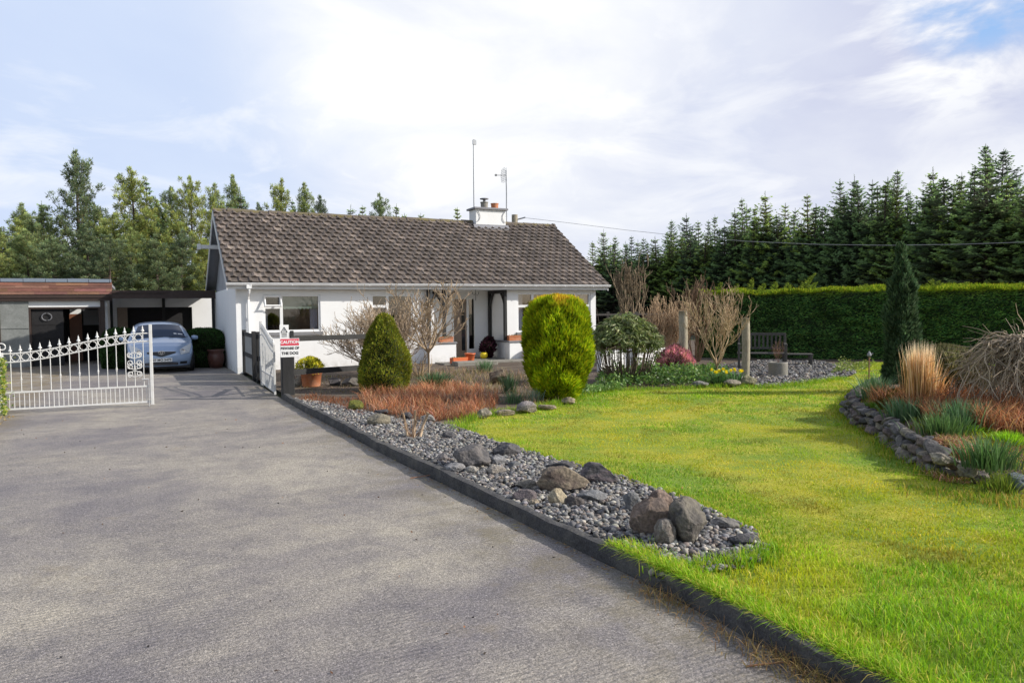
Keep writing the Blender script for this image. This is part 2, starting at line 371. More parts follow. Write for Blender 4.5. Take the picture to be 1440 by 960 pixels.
# broken cloud: covers the whole northern half of the sky ahead, thins out to clear blue behind the viewer
q = math_('SUBTRACT', math_('ADD', math_('MULTIPLY', sep.outputs[1], .9), math_('MULTIPLY', nA.outputs[0], .9)), math_('MULTIPLY', math_('MAXIMUM', math_('SUBTRACT', sep.outputs[2], .42), 0.), 1.3))
cov = ramp(nt, q, [(.42, .32), (.75, 1.)])
mx = node(nt, 'ShaderNodeMixShader'); L.new(cov, mx.inputs[0]); L.new(bs.outputs[0], mx.inputs[1]); L.new(bc.outputs[0], mx.inputs[2])
L.new(mx.outputs[0], out.inputs[0])
sc.view_settings.view_transform = 'Standard'; sc.view_settings.look = 'None'; sc.view_settings.exposure = 0; sc.view_settings.gamma = 1
sc.cycles.use_denoising = True
sc.cycles.max_bounces = 6; sc.cycles.diffuse_bounces = 3; sc.cycles.glossy_bounces = 3; sc.cycles.transmission_bounces = 3
sc.cycles.sample_clamp_indirect = 6

# ---------------------------------------------------------------- ground
def ground_mat():
    m, nt, N, L = _nt('rough_ground')
    out = node(nt, 'ShaderNodeOutputMaterial'); p = node(nt, 'ShaderNodeBsdfPrincipled', Roughness=.95)
    tc = node(nt, 'ShaderNodeTexCoord'); n = node(nt, 'ShaderNodeTexNoise', Scale=.5, Detail=9., Roughness=.7); L.new(tc.outputs['Object'], n.inputs['Vector'])
    c = mixc(nt, (.035, .032, .018), (.075, .09, .022), ramp(nt, n.outputs[0], [(.4, 0.), (.62, 1.)])); L.new(c, p.inputs['Base Color']); L.new(p.outputs[0], out.inputs[0]); return m
mb = MB(); mb.poly([(-400, -200), (400, -200), (400, 600), (-400, 600)], -.03)
tag(mb.build('ground', ground_mat()), kind='structure')

def drive_mat():
    m, nt, N, L = _nt('tamped_concrete')
    out = node(nt, 'ShaderNodeOutputMaterial'); p = node(nt, 'ShaderNodeBsdfPrincipled', Roughness=.62)
    tc = node(nt, 'ShaderNodeTexCoord'); co = tc.outputs['Object']
    def nz(s, d=5., r=.6, dis=0., st=(1, 1, 1)):
        mp = node(nt, 'ShaderNodeMapping'); mp.inputs['Scale'].default_value = st; L.new(co, mp.inputs[0])
        n = node(nt, 'ShaderNodeTexNoise', Scale=s, Detail=d, Roughness=r, Distortion=dis); L.new(mp.outputs[0], n.inputs['Vector']); return n.outputs[0]
    blot = nz(.42, 7., .68, .4); blot2 = nz(2.4, 8., .75, .15); agg = nz(135, 2., .65); agg2 = nz(42, 3., .7); pits = nz(150, 1., .5)
    c = mixc(nt, (.200, .178, .180), (.400, .354, .288), ramp(nt, blot, [(.38, 0.), (.62, 1.)]))
    c = mixc(nt, c, (.140, .126, .136), ramp(nt, blot2, [(.46, 0.), (.70, .7)]))
    c = mixc(nt, c, ramp(nt, agg, [(.32, .58), (.5, 1.), (.68, 1.42)]), 1., 'MULTIPLY')
    c = mixc(nt, c, ramp(nt, agg2, [(.30, .70), (.5, 1.), (.72, 1.28)]), 1., 'MULTIPLY')
    c = mixc(nt, c, (.04, .038, .04), ramp(nt, pits, [(.60, 0.), (.68, .9)])); c = mixc(nt, c, (.52, .48, .42), ramp(nt, nz(70, 1., .5), [(.66, 0.), (.72, .7)]))
    vo = node(nt, 'ShaderNodeTexVoronoi', Scale=125.); L.new(co, vo.inputs['Vector']); vs = node(nt, 'ShaderNodeSeparateColor'); L.new(vo.outputs['Color'], vs.inputs[0])
    c = mixc(nt, c, ramp(nt, vs.outputs[0], [(0., .66), (.55, .98), (1., 1.34)]), 1., 'MULTIPLY')
    c = mixc(nt, c, (.30, .235, .13), ramp(nt, nz(.9, 7., .7), [(.60, 0.), (.80, .55)]))
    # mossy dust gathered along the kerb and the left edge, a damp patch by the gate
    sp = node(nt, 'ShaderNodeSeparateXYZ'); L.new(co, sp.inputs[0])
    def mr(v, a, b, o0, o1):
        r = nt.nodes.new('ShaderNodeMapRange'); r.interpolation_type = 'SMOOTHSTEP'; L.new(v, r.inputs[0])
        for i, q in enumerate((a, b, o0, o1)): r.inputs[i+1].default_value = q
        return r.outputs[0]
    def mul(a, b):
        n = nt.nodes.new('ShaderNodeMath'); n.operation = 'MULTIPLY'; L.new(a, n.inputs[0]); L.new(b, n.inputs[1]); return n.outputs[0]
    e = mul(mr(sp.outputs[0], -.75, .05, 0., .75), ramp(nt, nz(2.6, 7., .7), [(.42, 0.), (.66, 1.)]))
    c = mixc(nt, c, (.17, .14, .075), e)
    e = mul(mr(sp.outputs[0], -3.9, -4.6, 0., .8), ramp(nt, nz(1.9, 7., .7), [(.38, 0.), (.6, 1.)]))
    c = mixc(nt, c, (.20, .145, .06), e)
    L.new(c, p.inputs['Base Color'])
    # ridges left by the tamping beam, across the drive
    mp = node(nt, 'ShaderNodeMapping'); L.new(co, mp.inputs[0])
    wv = node(nt, 'ShaderNodeTexWave', wave_type='BANDS', bands_direction='Y', Scale=7.5, Distortion=5.5, Detail=5.); wv.inputs['Detail Scale'].default_value = 1.6
    wv.inputs['Detail Roughness'].default_value = .65; L.new(mp.outputs[0], wv.inputs['Vector'])
    amp = mul(wv.outputs['Fac'], ramp(nt, nz(.55, 4., .6), [(.44, .04), (.66, 1.1)]))
    h = nt.nodes.new('ShaderNodeMath'); h.operation = 'MULTIPLY_ADD'; L.new(agg2, h.inputs[0]); h.inputs[1].default_value = .9; L.new(amp, h.inputs[2])
    h2 = nt.nodes.new('ShaderNodeMath'); h2.operation = 'MULTIPLY_ADD'; L.new(agg, h2.inputs[0]); h2.inputs[1].default_value = .6; L.new(h.outputs[0], h2.inputs[2])
    b = node(nt, 'ShaderNodeBump', Strength=1., Distance=.007); L.new(h2.outputs[0], b.inputs['Height']); L.new(b.outputs[0], p.inputs['Normal'])
    L.new(p.outputs[0], out.inputs[0]); return m
KL = [(.36, -27.), (.34, -19.5), (.33, -18.), (.13, -13.7), (.03, -9), (.02, -6.95)]   # kerb line, house axes
def kx(y): return np.interp(y, [k[1] for k in KL], [k[0] for k in KL])
drv = MB(); drv.poly([(x, y) for x, y in KL]+[(.05, 0), (.05, 16), (-26, 16), (-26, -27)], 0)
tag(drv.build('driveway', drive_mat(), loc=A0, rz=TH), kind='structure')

# kerb: cast in place, slightly wandering, worn top edge
mb = MB(); ys = np.arange(-26.5, -6.9, .06); nk = len(ys); xs = kx(ys)
wob = (fbm(ys*1.3, ys*0, 3)-.5)*.05; top = .112+(fbm(ys*2.1, ys*0+5, 4)-.5)*.035; chip = (fbm(ys*7, ys*0, 9)-.4)*.030
sec = [(0., -.02), (.001, .04), (.003, .085), (.008, 1.), (.05, 1.02), (.085, .99), (.09, -.02)]
P = np.zeros((nk, len(sec), 3))
for k, (dx, dz) in enumerate(sec):
    P[:, k, 0] = xs+wob+dx+(chip if k in (2, 3) else 0)+.012*(fbm(ys*11, ys*0+k, 21)-.5); P[:, k, 1] = ys
    P[:, k, 2] = top*dz-(chip*.5 if k == 3 else 0) if dz > .5 else dz*np.ones(nk)
m_ = len(sec); i = np.arange(nk-1)[:, None]*m_; j = np.arange(m_-1)[None]
mb.add(P.reshape(-1, 3), [np.stack([i+j, i+j+1, i+m_+j+1, i+m_+j], -1).reshape(-1, 4)])
o = mb.build('kerb', MT['kerb'], loc=A0, rz=TH, smooth=False); tag(o, kind='structure')

GZ = .075
def toW(x, y, z=0.): return Lc(x, y, z)
# soil of the planted beds, right of the kerb
bed = [toW(kx(y)+.07, y) for y in (-26.5, -19.5, -18, -13.7, -9, -6.95)]+[toW(.10, -6.7), toW(.10, 3), toW(12, 12), toW(40, 0), toW(30, -30)]
mb = MB(); mb.poly(bed, GZ-.006); tag(mb.build('flower_bed_soil', MT['soil']), kind='structure')

# lawn outline from ground bearings
def g(x, y): return G(x, y, GZ)
kerb_in = [toW(kx(y)+.08, y) for y in (-18.0, -18.6, -19.4, -20.5, -23, -26)]
front = [g(*p) for p in [(1070, 795), (1085, 775), (1062, 748), (1010, 722), (950, 697), (905, 683), (868, 668), (800, 652), (735, 632), (700, 622), (655, 606), (640, 598), (668, 588), (700, 581), (760, 574), (800, 563), (832, 552), (870, 549), (930, 547), (1000, 545), (1040, 543), (1075, 546), (1130, 540), (1190, 532), (1205, 524)]]
WALL = [g(*p) for p in [(1243, 538), (1205, 553), (1187, 582), (1203, 600), (1236, 615), (1262, 638), (1300, 663), (1345, 675), (1392, 684), (1445, 697)]]
WALL_L = [WALL[-1]+np.array([.8, -.25, 0]), WALL[-1]+np.array([2.2, -.35, 0])]
lawn = [kerb_in[0]]+front+[g(1240, 520)]+WALL+WALL_L+[np.array([14, 9, 0]), np.array([14, 4, 0]), np.array([12, -4, 0])]+kerb_in[::-1]
lawn_back = [g(1206, 523), g(1240, 519)]+[np.array([8.2, 15.2, 0]), np.array([14, 14.5, 0]), np.array([20, 12, 0]), np.array([24, 16, 0]), np.array([17., 18.9, 0]), np.array([10.2, 21.6, 0]), g(1192, 516)]
def lawn_mat():
    m, nt, N, L = _nt('mossy_turf')
    out = node(nt, 'ShaderNodeOutputMaterial'); p = node(nt, 'ShaderNodeBsdfPrincipled', Roughness=.9)
    tc = node(nt, 'ShaderNodeTexCoord'); co = tc.outputs['Object']
    n1 = node(nt, 'ShaderNodeTexNoise', Scale=1.1, Detail=6., Roughness=.65); n2 = node(nt, 'ShaderNodeTexNoise', Scale=55., Detail=4., Roughness=.7)
    L.new(co, n1.inputs['Vector']); L.new(co, n2.inputs['Vector'])
    c = mixc(nt, (.20, .31, .016), (.44, .42, .022), ramp(nt, n1.outputs[0], [(.4, 0.), (.6, 1.)]))
    c = mixc(nt, c, ramp(nt, n2.outputs[0], [(.3, .45), (.7, 1.35)]), 1., 'MULTIPLY')
    L.new(c, p.inputs['Base Color']); b = node(nt, 'ShaderNodeBump', Strength=1., Distance=.02); L.new(n2.outputs[0], b.inputs['Height']); L.new(b.outputs[0], p.inputs['Normal'])
    L.new(p.outputs[0], out.inputs[0]); return m
mb = MB(); mb.poly(lawn, GZ); mb.poly(lawn_back, GZ-.002); tag(mb.build('lawn', lawn_mat()), kind='structure')

# gravel bed beside the kerb, and the gravel round the benches
gfront = [g(*p) for p in [(452, 566), (500, 576), (560, 590), (610, 596), (640, 600), (655, 607), (700, 623), (735, 633), (800, 653), (868, 669), (905, 684), (950, 698), (1010, 723), (1062, 749), (1083, 775), (1068, 794), (1000, 806), (925, 818)]]
gravel_poly = [toW(kx(y)+.085, y) for y in (-17.9, -16, -13.7, -11, -9, -7.6)]+gfront
mb = MB(); mb.poly(gravel_poly, GZ+.003); tag(mb.build('gravel_bed', MT['gravel_base']), kind='structure')
gravel_poly2 = [g(*p) for p in [(1050, 541), (1075, 545), (1130, 539), (1190, 531), (1206, 524), (1190, 516), (1150, 508), (1085, 506), (1010, 514), (985, 525), (1010, 537)]]
mb = MB(); mb.poly(gravel_poly2, GZ+.003); tag(mb.build('gravel_path', MT['gravel_base']), kind='structure')

def ico(sub):
    import bmesh
    bm = bmesh.new(); bmesh.ops.create_icosphere(bm, subdivisions=sub, radius=1.)
    v = np.array([q.co[:] for q in bm.verts]); f = np.array([[x.index for x in q.verts] for q in bm.faces]); bm.free(); return v, f
I1 = ico(1); I2 = ico(2); I4 = ico(5)
STONE = [(.17, .165, .165), (.23, .22, .22), (.12, .115, .12), (.31, .30, .29), (.24, .205, .17), (.18, .145, .125), (.40, .37, .31), (.09, .088, .09), (.15, .145, .14), (.20, .19, .185), (.13, .12, .115)]
def pebbles(name, poly, n, lo, hi, base, label, z=GZ):
    p = scatter(poly, n); n = len(p); v0, f0 = base
    if True:
        j = rng.normal(0, .10, (n,)+v0.shape); v = v0[None]*(1+j*1.3)
    s = rng.uniform(lo, hi, n)**1.0; sx = s[:, None]*np.stack([rng.uniform(.8, 1.35, n), rng.uniform(.7, 1.1, n), rng.uniform(.45, .8, n)], 1)
    v = v*sx[:, None]; a = rng.uniform(0, 2*PI, n); b = rng.normal(0, .35, n)
    ca, sa, cb, sb = np.cos(a)[:, None], np.sin(a)[:, None], np.cos(b)[:, None], np.sin(b)[:, None]
    x, y, zz = v[..., 0], v[..., 1], v[..., 2]; x, zz = x*cb-zz*sb, x*sb+zz*cb; x, y = x*ca-y*sa, x*sa+y*ca
    zc = z+sx[:, 2]*rng.uniform(.1, .9, n)+rng.uniform(0, .02, n)
    v = np.stack([x+p[:, 0, None], y+p[:, 1, None], zz+zc[:, None]], -1)
    col = np.repeat(np.array(STONE)[rng.integers(0, len(STONE), n)]*rng.uniform(.6, 1.55, (n, 1))*(1+rng.normal(0, .02, (n, 3))), len(v0), 0)
    mb = MB(); mb.add(v.reshape(-1, 3), [(f0[None]+(np.arange(n)*len(v0))[:, None, None]).reshape(-1, 3)], col)
    return tag(mb.build(name, MT['pebble'], smooth=base is I2), label, 'gravel', kind='stuff')
near = [p for p in gravel_poly]
pebbles('gravel', gravel_poly, 13000, .012, .026, I2, 'loose grey pebbles filling the strip between kerb and lawn')
pebbles('gravel', gravel_poly2, 3000, .025, .045, I1, 'grey gravel spread around the garden benches')

# ---------------------------------------------------------------- grass blades
def grass():
    ext = lawn
    bands = [(2.4, 4.3, 6500, .0045, 3), (4.3, 6.5, 4200, .006, 2), (6.5, 10, 1900, .009, 1), (10, 21, 900, .014, 1)]
    mb = MB(); cnt = 0
    for (y0, y1, dens, wd, seg) in bands:
        x0, x1 = -.6, .78*y1+1.0
        n = int((x1-x0)*(y1-y0)*dens)
        x = rng.uniform(x0, x1, n); y = rng.uniform(y0, y1, n)
        k = (inpoly(x, y, ext) | inpoly(x, y, lawn_back)) & (x < .78*y+1.0) & (x > -.1*y-.3); x = x[k]; y = y[k]
        cl = fbm(x*.8, y*.8, 1); k = fbm(x*3.2, y*3.2, 5, 3)
        keep = rng.uniform(0, 1, len(x)) < .45+.9*k; x, y, cl, k = x[keep], y[keep], cl[keep], k[keep]
        n = len(x); cnt += n
        lush = np.clip((5.2-y)/2.6, 0, 1)
        far = np.clip((y-10.5)/3, 0, 1)
        moss = np.clip((cl-.42)*4, 0, 1)*(1-lush*.75)*(1-.5*far)
        h = (.030+.064*lush+.012*far)*(.38+1.25*k)*rng.uniform(.6, 1.35, n)*(1-.3*moss)
        cA = pick([(.100, .205, .012), (.135, .235, .014), (.085, .165, .014), (.17, .25, .02)], n, .16)
        cB = pick([(.28, .255, .014), (.25, .245, .014), (.18, .21, .014), (.30, .25, .03)], n, .14)
        col = (cA*(1-moss[:, None])+cB*moss[:, None])*(.62+.76*fbm(x*2.1+5, y*2.1, 91, 4))[:, None]; bare = (fbm(x*1.7, y*1.7, 95, 4) > .66); col[bare] = col[bare]*.5+np.array([.12, .085, .03])*.5
        dry = rng.uniform(0, 1, n) < .035; col[dry] = (.42, .34, .15)
        P = np.stack([x, y, np.full(n, GZ-.002)], 1)
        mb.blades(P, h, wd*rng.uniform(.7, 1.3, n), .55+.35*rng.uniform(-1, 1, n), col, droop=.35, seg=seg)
    # taller tufts hanging over the kerb
    yy = rng.uniform(-20.2, -17.6, 7000); xx = kx(yy)+.055+np.abs(rng.normal(0, .10, 7000)); q = np.array([toW(a, b, GZ) for a, b in zip(xx, yy)])
    cl = fbm(yy*2.5, xx*2.5, 8); h = (.05+.08*cl)*rng.uniform(.6, 1.3, len(q))
    ln = np.stack([-U[0]*np.ones(len(q)), -U[1]*np.ones(len(q))], 1)*rng.uniform(0, .9, (len(q), 1))+rng.normal(0, .35, (len(q), 2))
    mb.blades(q, h, .0055, ln, pick([(.11, .21, .014), (.14, .24, .016), (.17, .25, .02), (.12, .22, .015), (.30, .27, .09)], len(q), .15), droop=.45, seg=3)
    # tufts at the end of the gravel and along the lawn edges
    def edge(pts, n, sp, hh, cols):
        for a, b in zip(pts[:-1], pts[1:]):
            ln = np.linalg.norm(b-a); m = int(n*ln); t = rng.uniform(0, 1, m)[:, None]
            q = a+(b-a)*t; q[:, :2] += rng.normal(0, sp, (m, 2)); q[:, 2] = GZ
            mb.blades(q, hh*rng.uniform(.4, 1.3, m)*(.4+1.1*fbm(q[:, 0]*3, q[:, 1]*3, 12)), .007, .6, pick(cols, m, .15), droop=.4, seg=2)
    gc = [(.10, .20, .012), (.135, .235, .016), (.08, .15, .012), (.20, .22, .03)]
    edge([g(*p) for p in [(925, 806), (1000, 800), (1068, 790), (1086, 775)]], 1500, .05, .085, gc)
    edge([g(*p) for p in [(1086, 775), (1062, 748), (1010, 722), (950, 697), (905, 683), (868, 668), (800, 652), (735, 632)]], 500, .05, .06, gc+[(.3, .24, .08)])
    edge([g(*p) for p in [(655, 606), (640, 598), (668, 588), (700, 581), (760, 574), (800, 563), (832, 552), (870, 549), (930, 547), (1000, 545), (1040, 543), (1075, 546), (1130, 540), (1190, 532)]], 500, .10, .10, gc)
    edge(WALL, 420, .12, .10, [(.07, .13, .012), (.10, .16, .014), (.16, .15, .03)])
    edge([g(1300, 690), g(1360, 700), g(1440, 712)], 900, .12, .09, [(.07, .13, .012), (.10, .15, .014), (.2, .15, .05)])
    o = mb.build('grass', MT['grass']); tag(o, 'short bright green and mossy yellow lawn grass', 'grass', kind='stuff'); print('blades', cnt)
grass()
# ---------------------------------------------------------------- bungalow
def pane_mat(name, tint=.8, refl=.12):
    m, nt, N, L = _nt(name); out = node(nt, 'ShaderNodeOutputMaterial')
    t = node(nt, 'ShaderNodeBsdfTransparent'); t.inputs[0].default_value = (tint, tint, tint*1.02, 1); gl = node(nt, 'ShaderNodeBsdfGlossy'); gl.inputs['Roughness'].default_value = .02
    tc = node(nt, 'ShaderNodeTexCoord'); n = node(nt, 'ShaderNodeTexNoise', Scale=1.3, Detail=1.); L.new(tc.outputs['Object'], n.inputs['Vector'])
    b = node(nt, 'ShaderNodeBump', Strength=.15, Distance=.02); L.new(n.outputs[0], b.inputs['Height']); L.new(b.outputs[0], gl.inputs['Normal'])
    x = node(nt, 'ShaderNodeMixShader'); x.inputs[0].default_value = refl; L.new(t.outputs[0], x.inputs[1]); L.new(gl.outputs[0], x.inputs[2]); L.new(x.outputs[0], out.inputs[0]); return m
PANE = pane_mat('window_pane')
HL, HW, EV, RZ = 11.65, 6.8, 2.50, 4.92
house = empty('bungalow', A0, TH, 'white rendered bungalow with brown tiled roof and recessed porch', 'house')
def wall_open(mb, x0, x1, z0, z1, y0, y1, ops):
    xs = sorted({x0, x1, *[o[0] for o in ops], *[o[1] for o in ops]})
    for a, b in zip(xs[:-1], xs[1:]):
        m = (a+b)/2; cov = sorted([(o[2], o[3]) for o in ops if o[0] < m < o[1]]); z = z0
        for lo, hi in cov+[(z1, z1)]:
            if lo > z+1e-6: mb.b2(a, b, y0, y1, z, lo)
            z = max(z, hi)
PX0, PX1, PD = 5.75, 8.2, 1.2
ops = [(.67, 2.25, 1.13, 2.19), (3.75, 5.05, 1.13, 2.19), (PX0, PX1, 0, 2.33), (8.62, 11.44, .95, 2.24)]
mb = MB(); wall_open(mb, 0, HL, 0, 2.42, 0, .28, ops)
mb.b2(PX0-.15, PX0, .28, PD+.2, 0, 2.42); mb.b2(PX1, PX1+.15, .28, PD+.2, 0, 2.42)
wall_open(mb, PX0, PX1, 0, 2.42, PD, PD+.2, [(6.80, 7.66, .14, 2.12)])
mb.b2(HL-.28, HL, .28, HW, 0, 2.42); mb.b2(0, HL-.28, HW, HW+.2, 0, 2.42)
mb.build('wall', MT['white_wall'], house)
mb = MB(); mb.b2(-.05, 0, 0, HW+.2, 0, 2.40); mb.b2(0, .12, .28, HW, 0, 2.42)
mb.build('side_wall', MT['white_wall'], house)
for xx in (.02, HL-.15): mb = MB(); mb.prism([(xx, -.1, 2.42), (xx, HW+.1, 2.42), (xx, HW/2, RZ-.16)], (.12, 0, 0)); mb.build('gable_wall', MT['grey_wall'], house)
mb = MB(); mb.b2(PX0, PX1, -.02, PD, -.02, .12); mb.b2(5.6, 8.8, -1.15, -.36, -.02, .11); mb.build('porch_step', MT['concrete'], house)
mb = MB(); mb.b2(PX0, PX1, .0, PD, 2.331, 2.36); mb.build('porch_ceiling', MT['gutter'], house)
# plinths that carry the porch posts
mb = MB(); mb.bb(PX1-.07, 9.0, -.38, -.003, 0, .64); mb.b2(PX1-.07, PX1-.003, -.003, PD-.003, 0, .64)
mb.build('porch_plinth', MT['white_wall'], house); mb = MB(); mb.bb(5.42, 6.32, -.32, -.003, 0, .66); mb.build('porch_plinth', MT['white_wall'], house)
mb = MB(); mb.bb(PX1-.10, 9.03, -.41, -.004, .642, .69); mb.b2(PX1-.10, PX1-.004, -.004, PD-.004, .642, .688)
mb.build('coping', MT['sill'], house); mb = MB(); mb.bb(5.39, 6.35, -.35, -.004, .662, .71); mb.build('coping', MT['sill'], house)
for (x, y) in ((PX1-.055, -.06), (PX1-.055, PD-.07), (5.52, -.1), (6.02, -.1)):
    mb = MB(); mb.bb(x-.05, x+.05, y-.05, y+.05, .70, 2.33); p = mb.build('porch_post', MT['black_wood'], house)
    m2 = MB()
    for s in ((0, 1), (0, -1)) if x > 8 else ((1, 0), (-1, 0)):
        if (x > 8 and ((y < 0) != (s[1] > 0))): continue
        if x < 6 and s[0] < 0 and x < 5.6: continue
        pts = [(x+s[0]*t, y+s[1]*t, z) for t, z in ((.045, 1.86), (.10, 1.98), (.20, 2.13), (.36, 2.27))]
        for a, b in zip(pts[:-1], pts[1:]): m2.tube([a, b], .045, 4)
    if m2.n: m2.build('brace', MT['black_wood'], p)
mb = MB(); mb.b2(PX1-.10, PX1-.012, .0, PD-.03, 2.22, 2.328); mb.build('porch_beam', MT['black_wood'], house)

def window(x0, x1, z0, z1, mull, trans, y=.06, sill=True, lights=()):
    fr = MB(); t = .055
    for a, b in ((x0, x0+t), (x1-t, x1)): fr.bb(a, b, y-.035, y+.03, z0, z1, .006)
    for a, b in ((z0, z0+t), (z1-t, z1)): fr.b2(x0+t, x1-t, y-.033, y+.028, a, b)
    for m in mull: fr.b2(m-.04, m+.04, y-.036, y+.027, z0+t, z1-t)
    for (a, b, z) in trans: fr.b2(a, b, y-.034, y+.029, z-.04, z+.04)
    o = fr.build('window', MT['upvc'], house)
    MB().b2(x0+t-.01, x1-t+.01, y+.004, y+.010, z0+t-.01, z1-t+.01).build('pane', PANE, o)
    if sill: MB().bb(x0-.06, x1+.06, -.07, .03, z0-.10, z0-.004, .012).build('sill', MT['sill'], o)
    return o
w1 = window(.67, 2.25, 1.13, 2.19, [1.16], [(.72, 1.12, 1.83)])
# top-hung light standing open
a = math.radians(24); s = MB()
def tl(x, h, d=0): return (x, -.005-math.sin(a)*h-d*math.cos(a), 2.15-math.cos(a)*h+d*math.sin(a))
for p0, p1 in ((tl(.70, 0), tl(.70, .33)), (tl(1.13, 0), tl(1.13, .33)), (tl(.68, .02), tl(1.15, .02)), (tl(.68, .31), tl(1.15, .31))): s.tube([p0, p1], .03, 4)
o = s.build('opening_light', MT['upvc'], w1)
bl = MB(); n = 41; xs = np.linspace(1.22, 2.2, n); zs = 1.80-.03*np.abs(np.sin(np.linspace(0, PI*9, n)))
v = np.concatenate([np.stack([xs, xs*0+.13, xs*0+2.15], 1), np.stack([xs, xs*0+.13, zs], 1)]); bl.add(v, [(i, i+1, n+i+1, n+i) for i in range(n-1)])
bl.build('blind', MT['blind'], w1)
def curtain(x0, x1, z0, z1, y, par):
    n = 30; xs = np.linspace(x0, x1, n); ys = y+.025*np.sin(np.linspace(0, 26, n)); m = MB()
    m.add(np.concatenate([np.stack([xs, ys, xs*0+z1], 1), np.stack([xs, ys, xs*0+z0], 1)]), [(i, i+1, n+i+1, n+i) for i in range(n-1)]); m.build('curtain', MT['curtain'], par, smooth=True)
curtain(1.98, 2.2, 1.17, 1.95, .18, w1); curtain(.72, .80, 1.17, 2.15, .18, w1)
w2 = window(3.75, 5.05, 1.13, 2.19, [4.25], [(3.8, 4.21, 1.83)]); curtain(4.85, 5.0, 1.17, 2.15, .18, w2)
w3 = window(8.62, 11.44, .95, 2.24, [9.2, 10.0, 10.85], [(8.67, 9.16, 1.80), (9.24, 9.96, 1.80), (10.04, 10.81, 1.80), (10.89, 11.39, 1.80)])
curtain(8.68, 8.9, 1.0, 2.2, .18, w3); curtain(11.15, 11.38, 1.0, 2.2, .18, w3)
MB().b2(.3, HL-.4, 2.6, 2.64, .0, 2.4).build('room_partition', MT['room'], house)
# front door with glazed side light
d = MB(); d.bb(6.86, 7.33, PD+.03, PD+.075, .16, 2.06, .006); dr = d.build('door', MT['door_brown'], house)
MB().b2(7.15, 7.27, PD+.018, PD+.029, .35, 1.9).build('pane', MT['glass'], dr)
MB().tube([(7.29, PD-.0, 1.02), (7.29, PD-.0, 1.16)], .012, 6).build('handle', MT['chrome'], dr)
f = MB()
for x0, x1 in ((6.80, 6.86), (7.33, 7.40), (7.60, 7.66)): f.bb(x0, x1, PD-.02, PD+.06, .14, 2.12, .005)
f.b2(6.86, 7.33, PD-.018, PD+.06, 2.06, 2.12); f.b2(7.40, 7.60, PD-.018, PD+.06, 2.06, 2.12); f.b2(7.40, 7.60, PD-.018, PD+.06, .14, .40)
sf = f.build('door_frame', MT['upvc'], house); MB().b2(7.395, 7.605, PD+.02, PD+.026, .39, 2.07).build('pane', PANE, sf)
# roof: interlocking tiles in courses, sagging and weathered
def slope(front):
    mb = MB(); x0, x1 = -.30, HL+.30; y0, z0 = -.33, EV+.02; y1, z1 = HW/2, RZ; SL = math.hypot(y1-y0, z1-z0); nc = 17; tw = .272; sub = 7
    dy, dz = (y1-y0)/SL, (z1-z0)/SL; ny, nz = -dz, dy
    nt_ = int(round((x1-x0)/tw)); xs = np.linspace(x0, x1, nt_*sub+1); n = len(xs)
    for k in range(nc):
        ph = .5*(k % 2); s0 = SL*k/nc-.035; s1 = SL*(k+1)/nc+.02
        fr = ((xs-x0)/tw+ph) % 1.; wave = .038*np.where(fr < .42, np.sin(fr/.42*PI), -.12*np.sin((fr-.42)/.58*PI))
        ti = np.floor((xs-x0)/tw+ph).astype(int); jit = (_h(ti, k*1.+0*ti, 3)-.5)*.018; sagz = -.02*np.sin((xs-x0)/(x1-x0)*PI)
        def row(s, h): return np.stack([xs, y0+dy*s+ny*h, z0+dz*s+nz*h+sagz], 1)
        sj = s0+jit
        rows = [row(sj, .008+wave*.5), row(sj, .046+wave+jit*.3), row(s1+0*sj, .004+wave)]
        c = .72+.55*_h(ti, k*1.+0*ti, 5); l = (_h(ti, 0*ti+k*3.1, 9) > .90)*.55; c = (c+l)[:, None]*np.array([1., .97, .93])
        cc = np.concatenate([c*.16, c*1.15, c*.70])  # shade under each course and light on its lower edge put into the colour
        v = np.concatenate(rows)
        if not front: v[:, 1] = HW-v[:, 1]
        i = np.arange(n-1); f = [np.stack([i+r*n, i+1+r*n, i+1+(r+1)*n, i+(r+1)*n], 1) for r in range(2)]
        if not front: f = [q[:, ::-1] for q in f]
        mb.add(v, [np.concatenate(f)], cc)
    return mb
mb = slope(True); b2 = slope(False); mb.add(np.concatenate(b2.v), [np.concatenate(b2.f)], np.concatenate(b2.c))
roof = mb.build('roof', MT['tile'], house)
mb = MB()
for sgn in (0, 1):
    e = [(-.28, -.29, EV-.03), (-.28, HW/2, RZ-.08), (-.28, HW/2, RZ-.05), (-.28, -.29, EV)]
    if sgn: e = [(x, HW-y, z) for x, y, z in e]
    mb.prism(e, (HL+.56, 0, 0))
mb.build('roof_deck', MT['grey_wall'], roof)
mb = MB(); xs = np.arange(-.30, HL+.3, .42)
for i, x in enumerate(xs):
    r = .115+.004*rng.normal(); zz = RZ-.055+.008*rng.normal()-.02*math.sin((x+.3)/12.2*PI)
    pr = [(r*math.cos(t), r*math.sin(t)) for t in np.linspace(0, PI, 9)]
    x2 = min(x+.43, HL+.32)
    v = [(x, HW/2+c*1.15, zz+s_) for c, s_ in pr]+[(x2, HW/2+c*1.05, zz+s_*.94) for c, s_ in pr]
    mb.add(v, [(k, k+1, 9+k+1, 9+k) for k in range(8)]+[tuple(range(8, -1, -1))], (1, 1, 1))
rcap = mb.build('ridge_tiles', MT['ridge'], roof)
rcap['kind'] = 'thing'
mb = MB(); n = 2600; x = rng.uniform(-.3, HL+.3, n); keep = fbm(x*1.2, x*0, 4) > rng.uniform(.25, .75, n); x = x[keep]; n = len(x)
yy = HW/2+rng.normal(0, .10, n); P = np.stack([x, yy, RZ+.03-np.abs(yy-HW/2)*.6-.02*np.sin((x+.3)/12.2*PI)], 1)
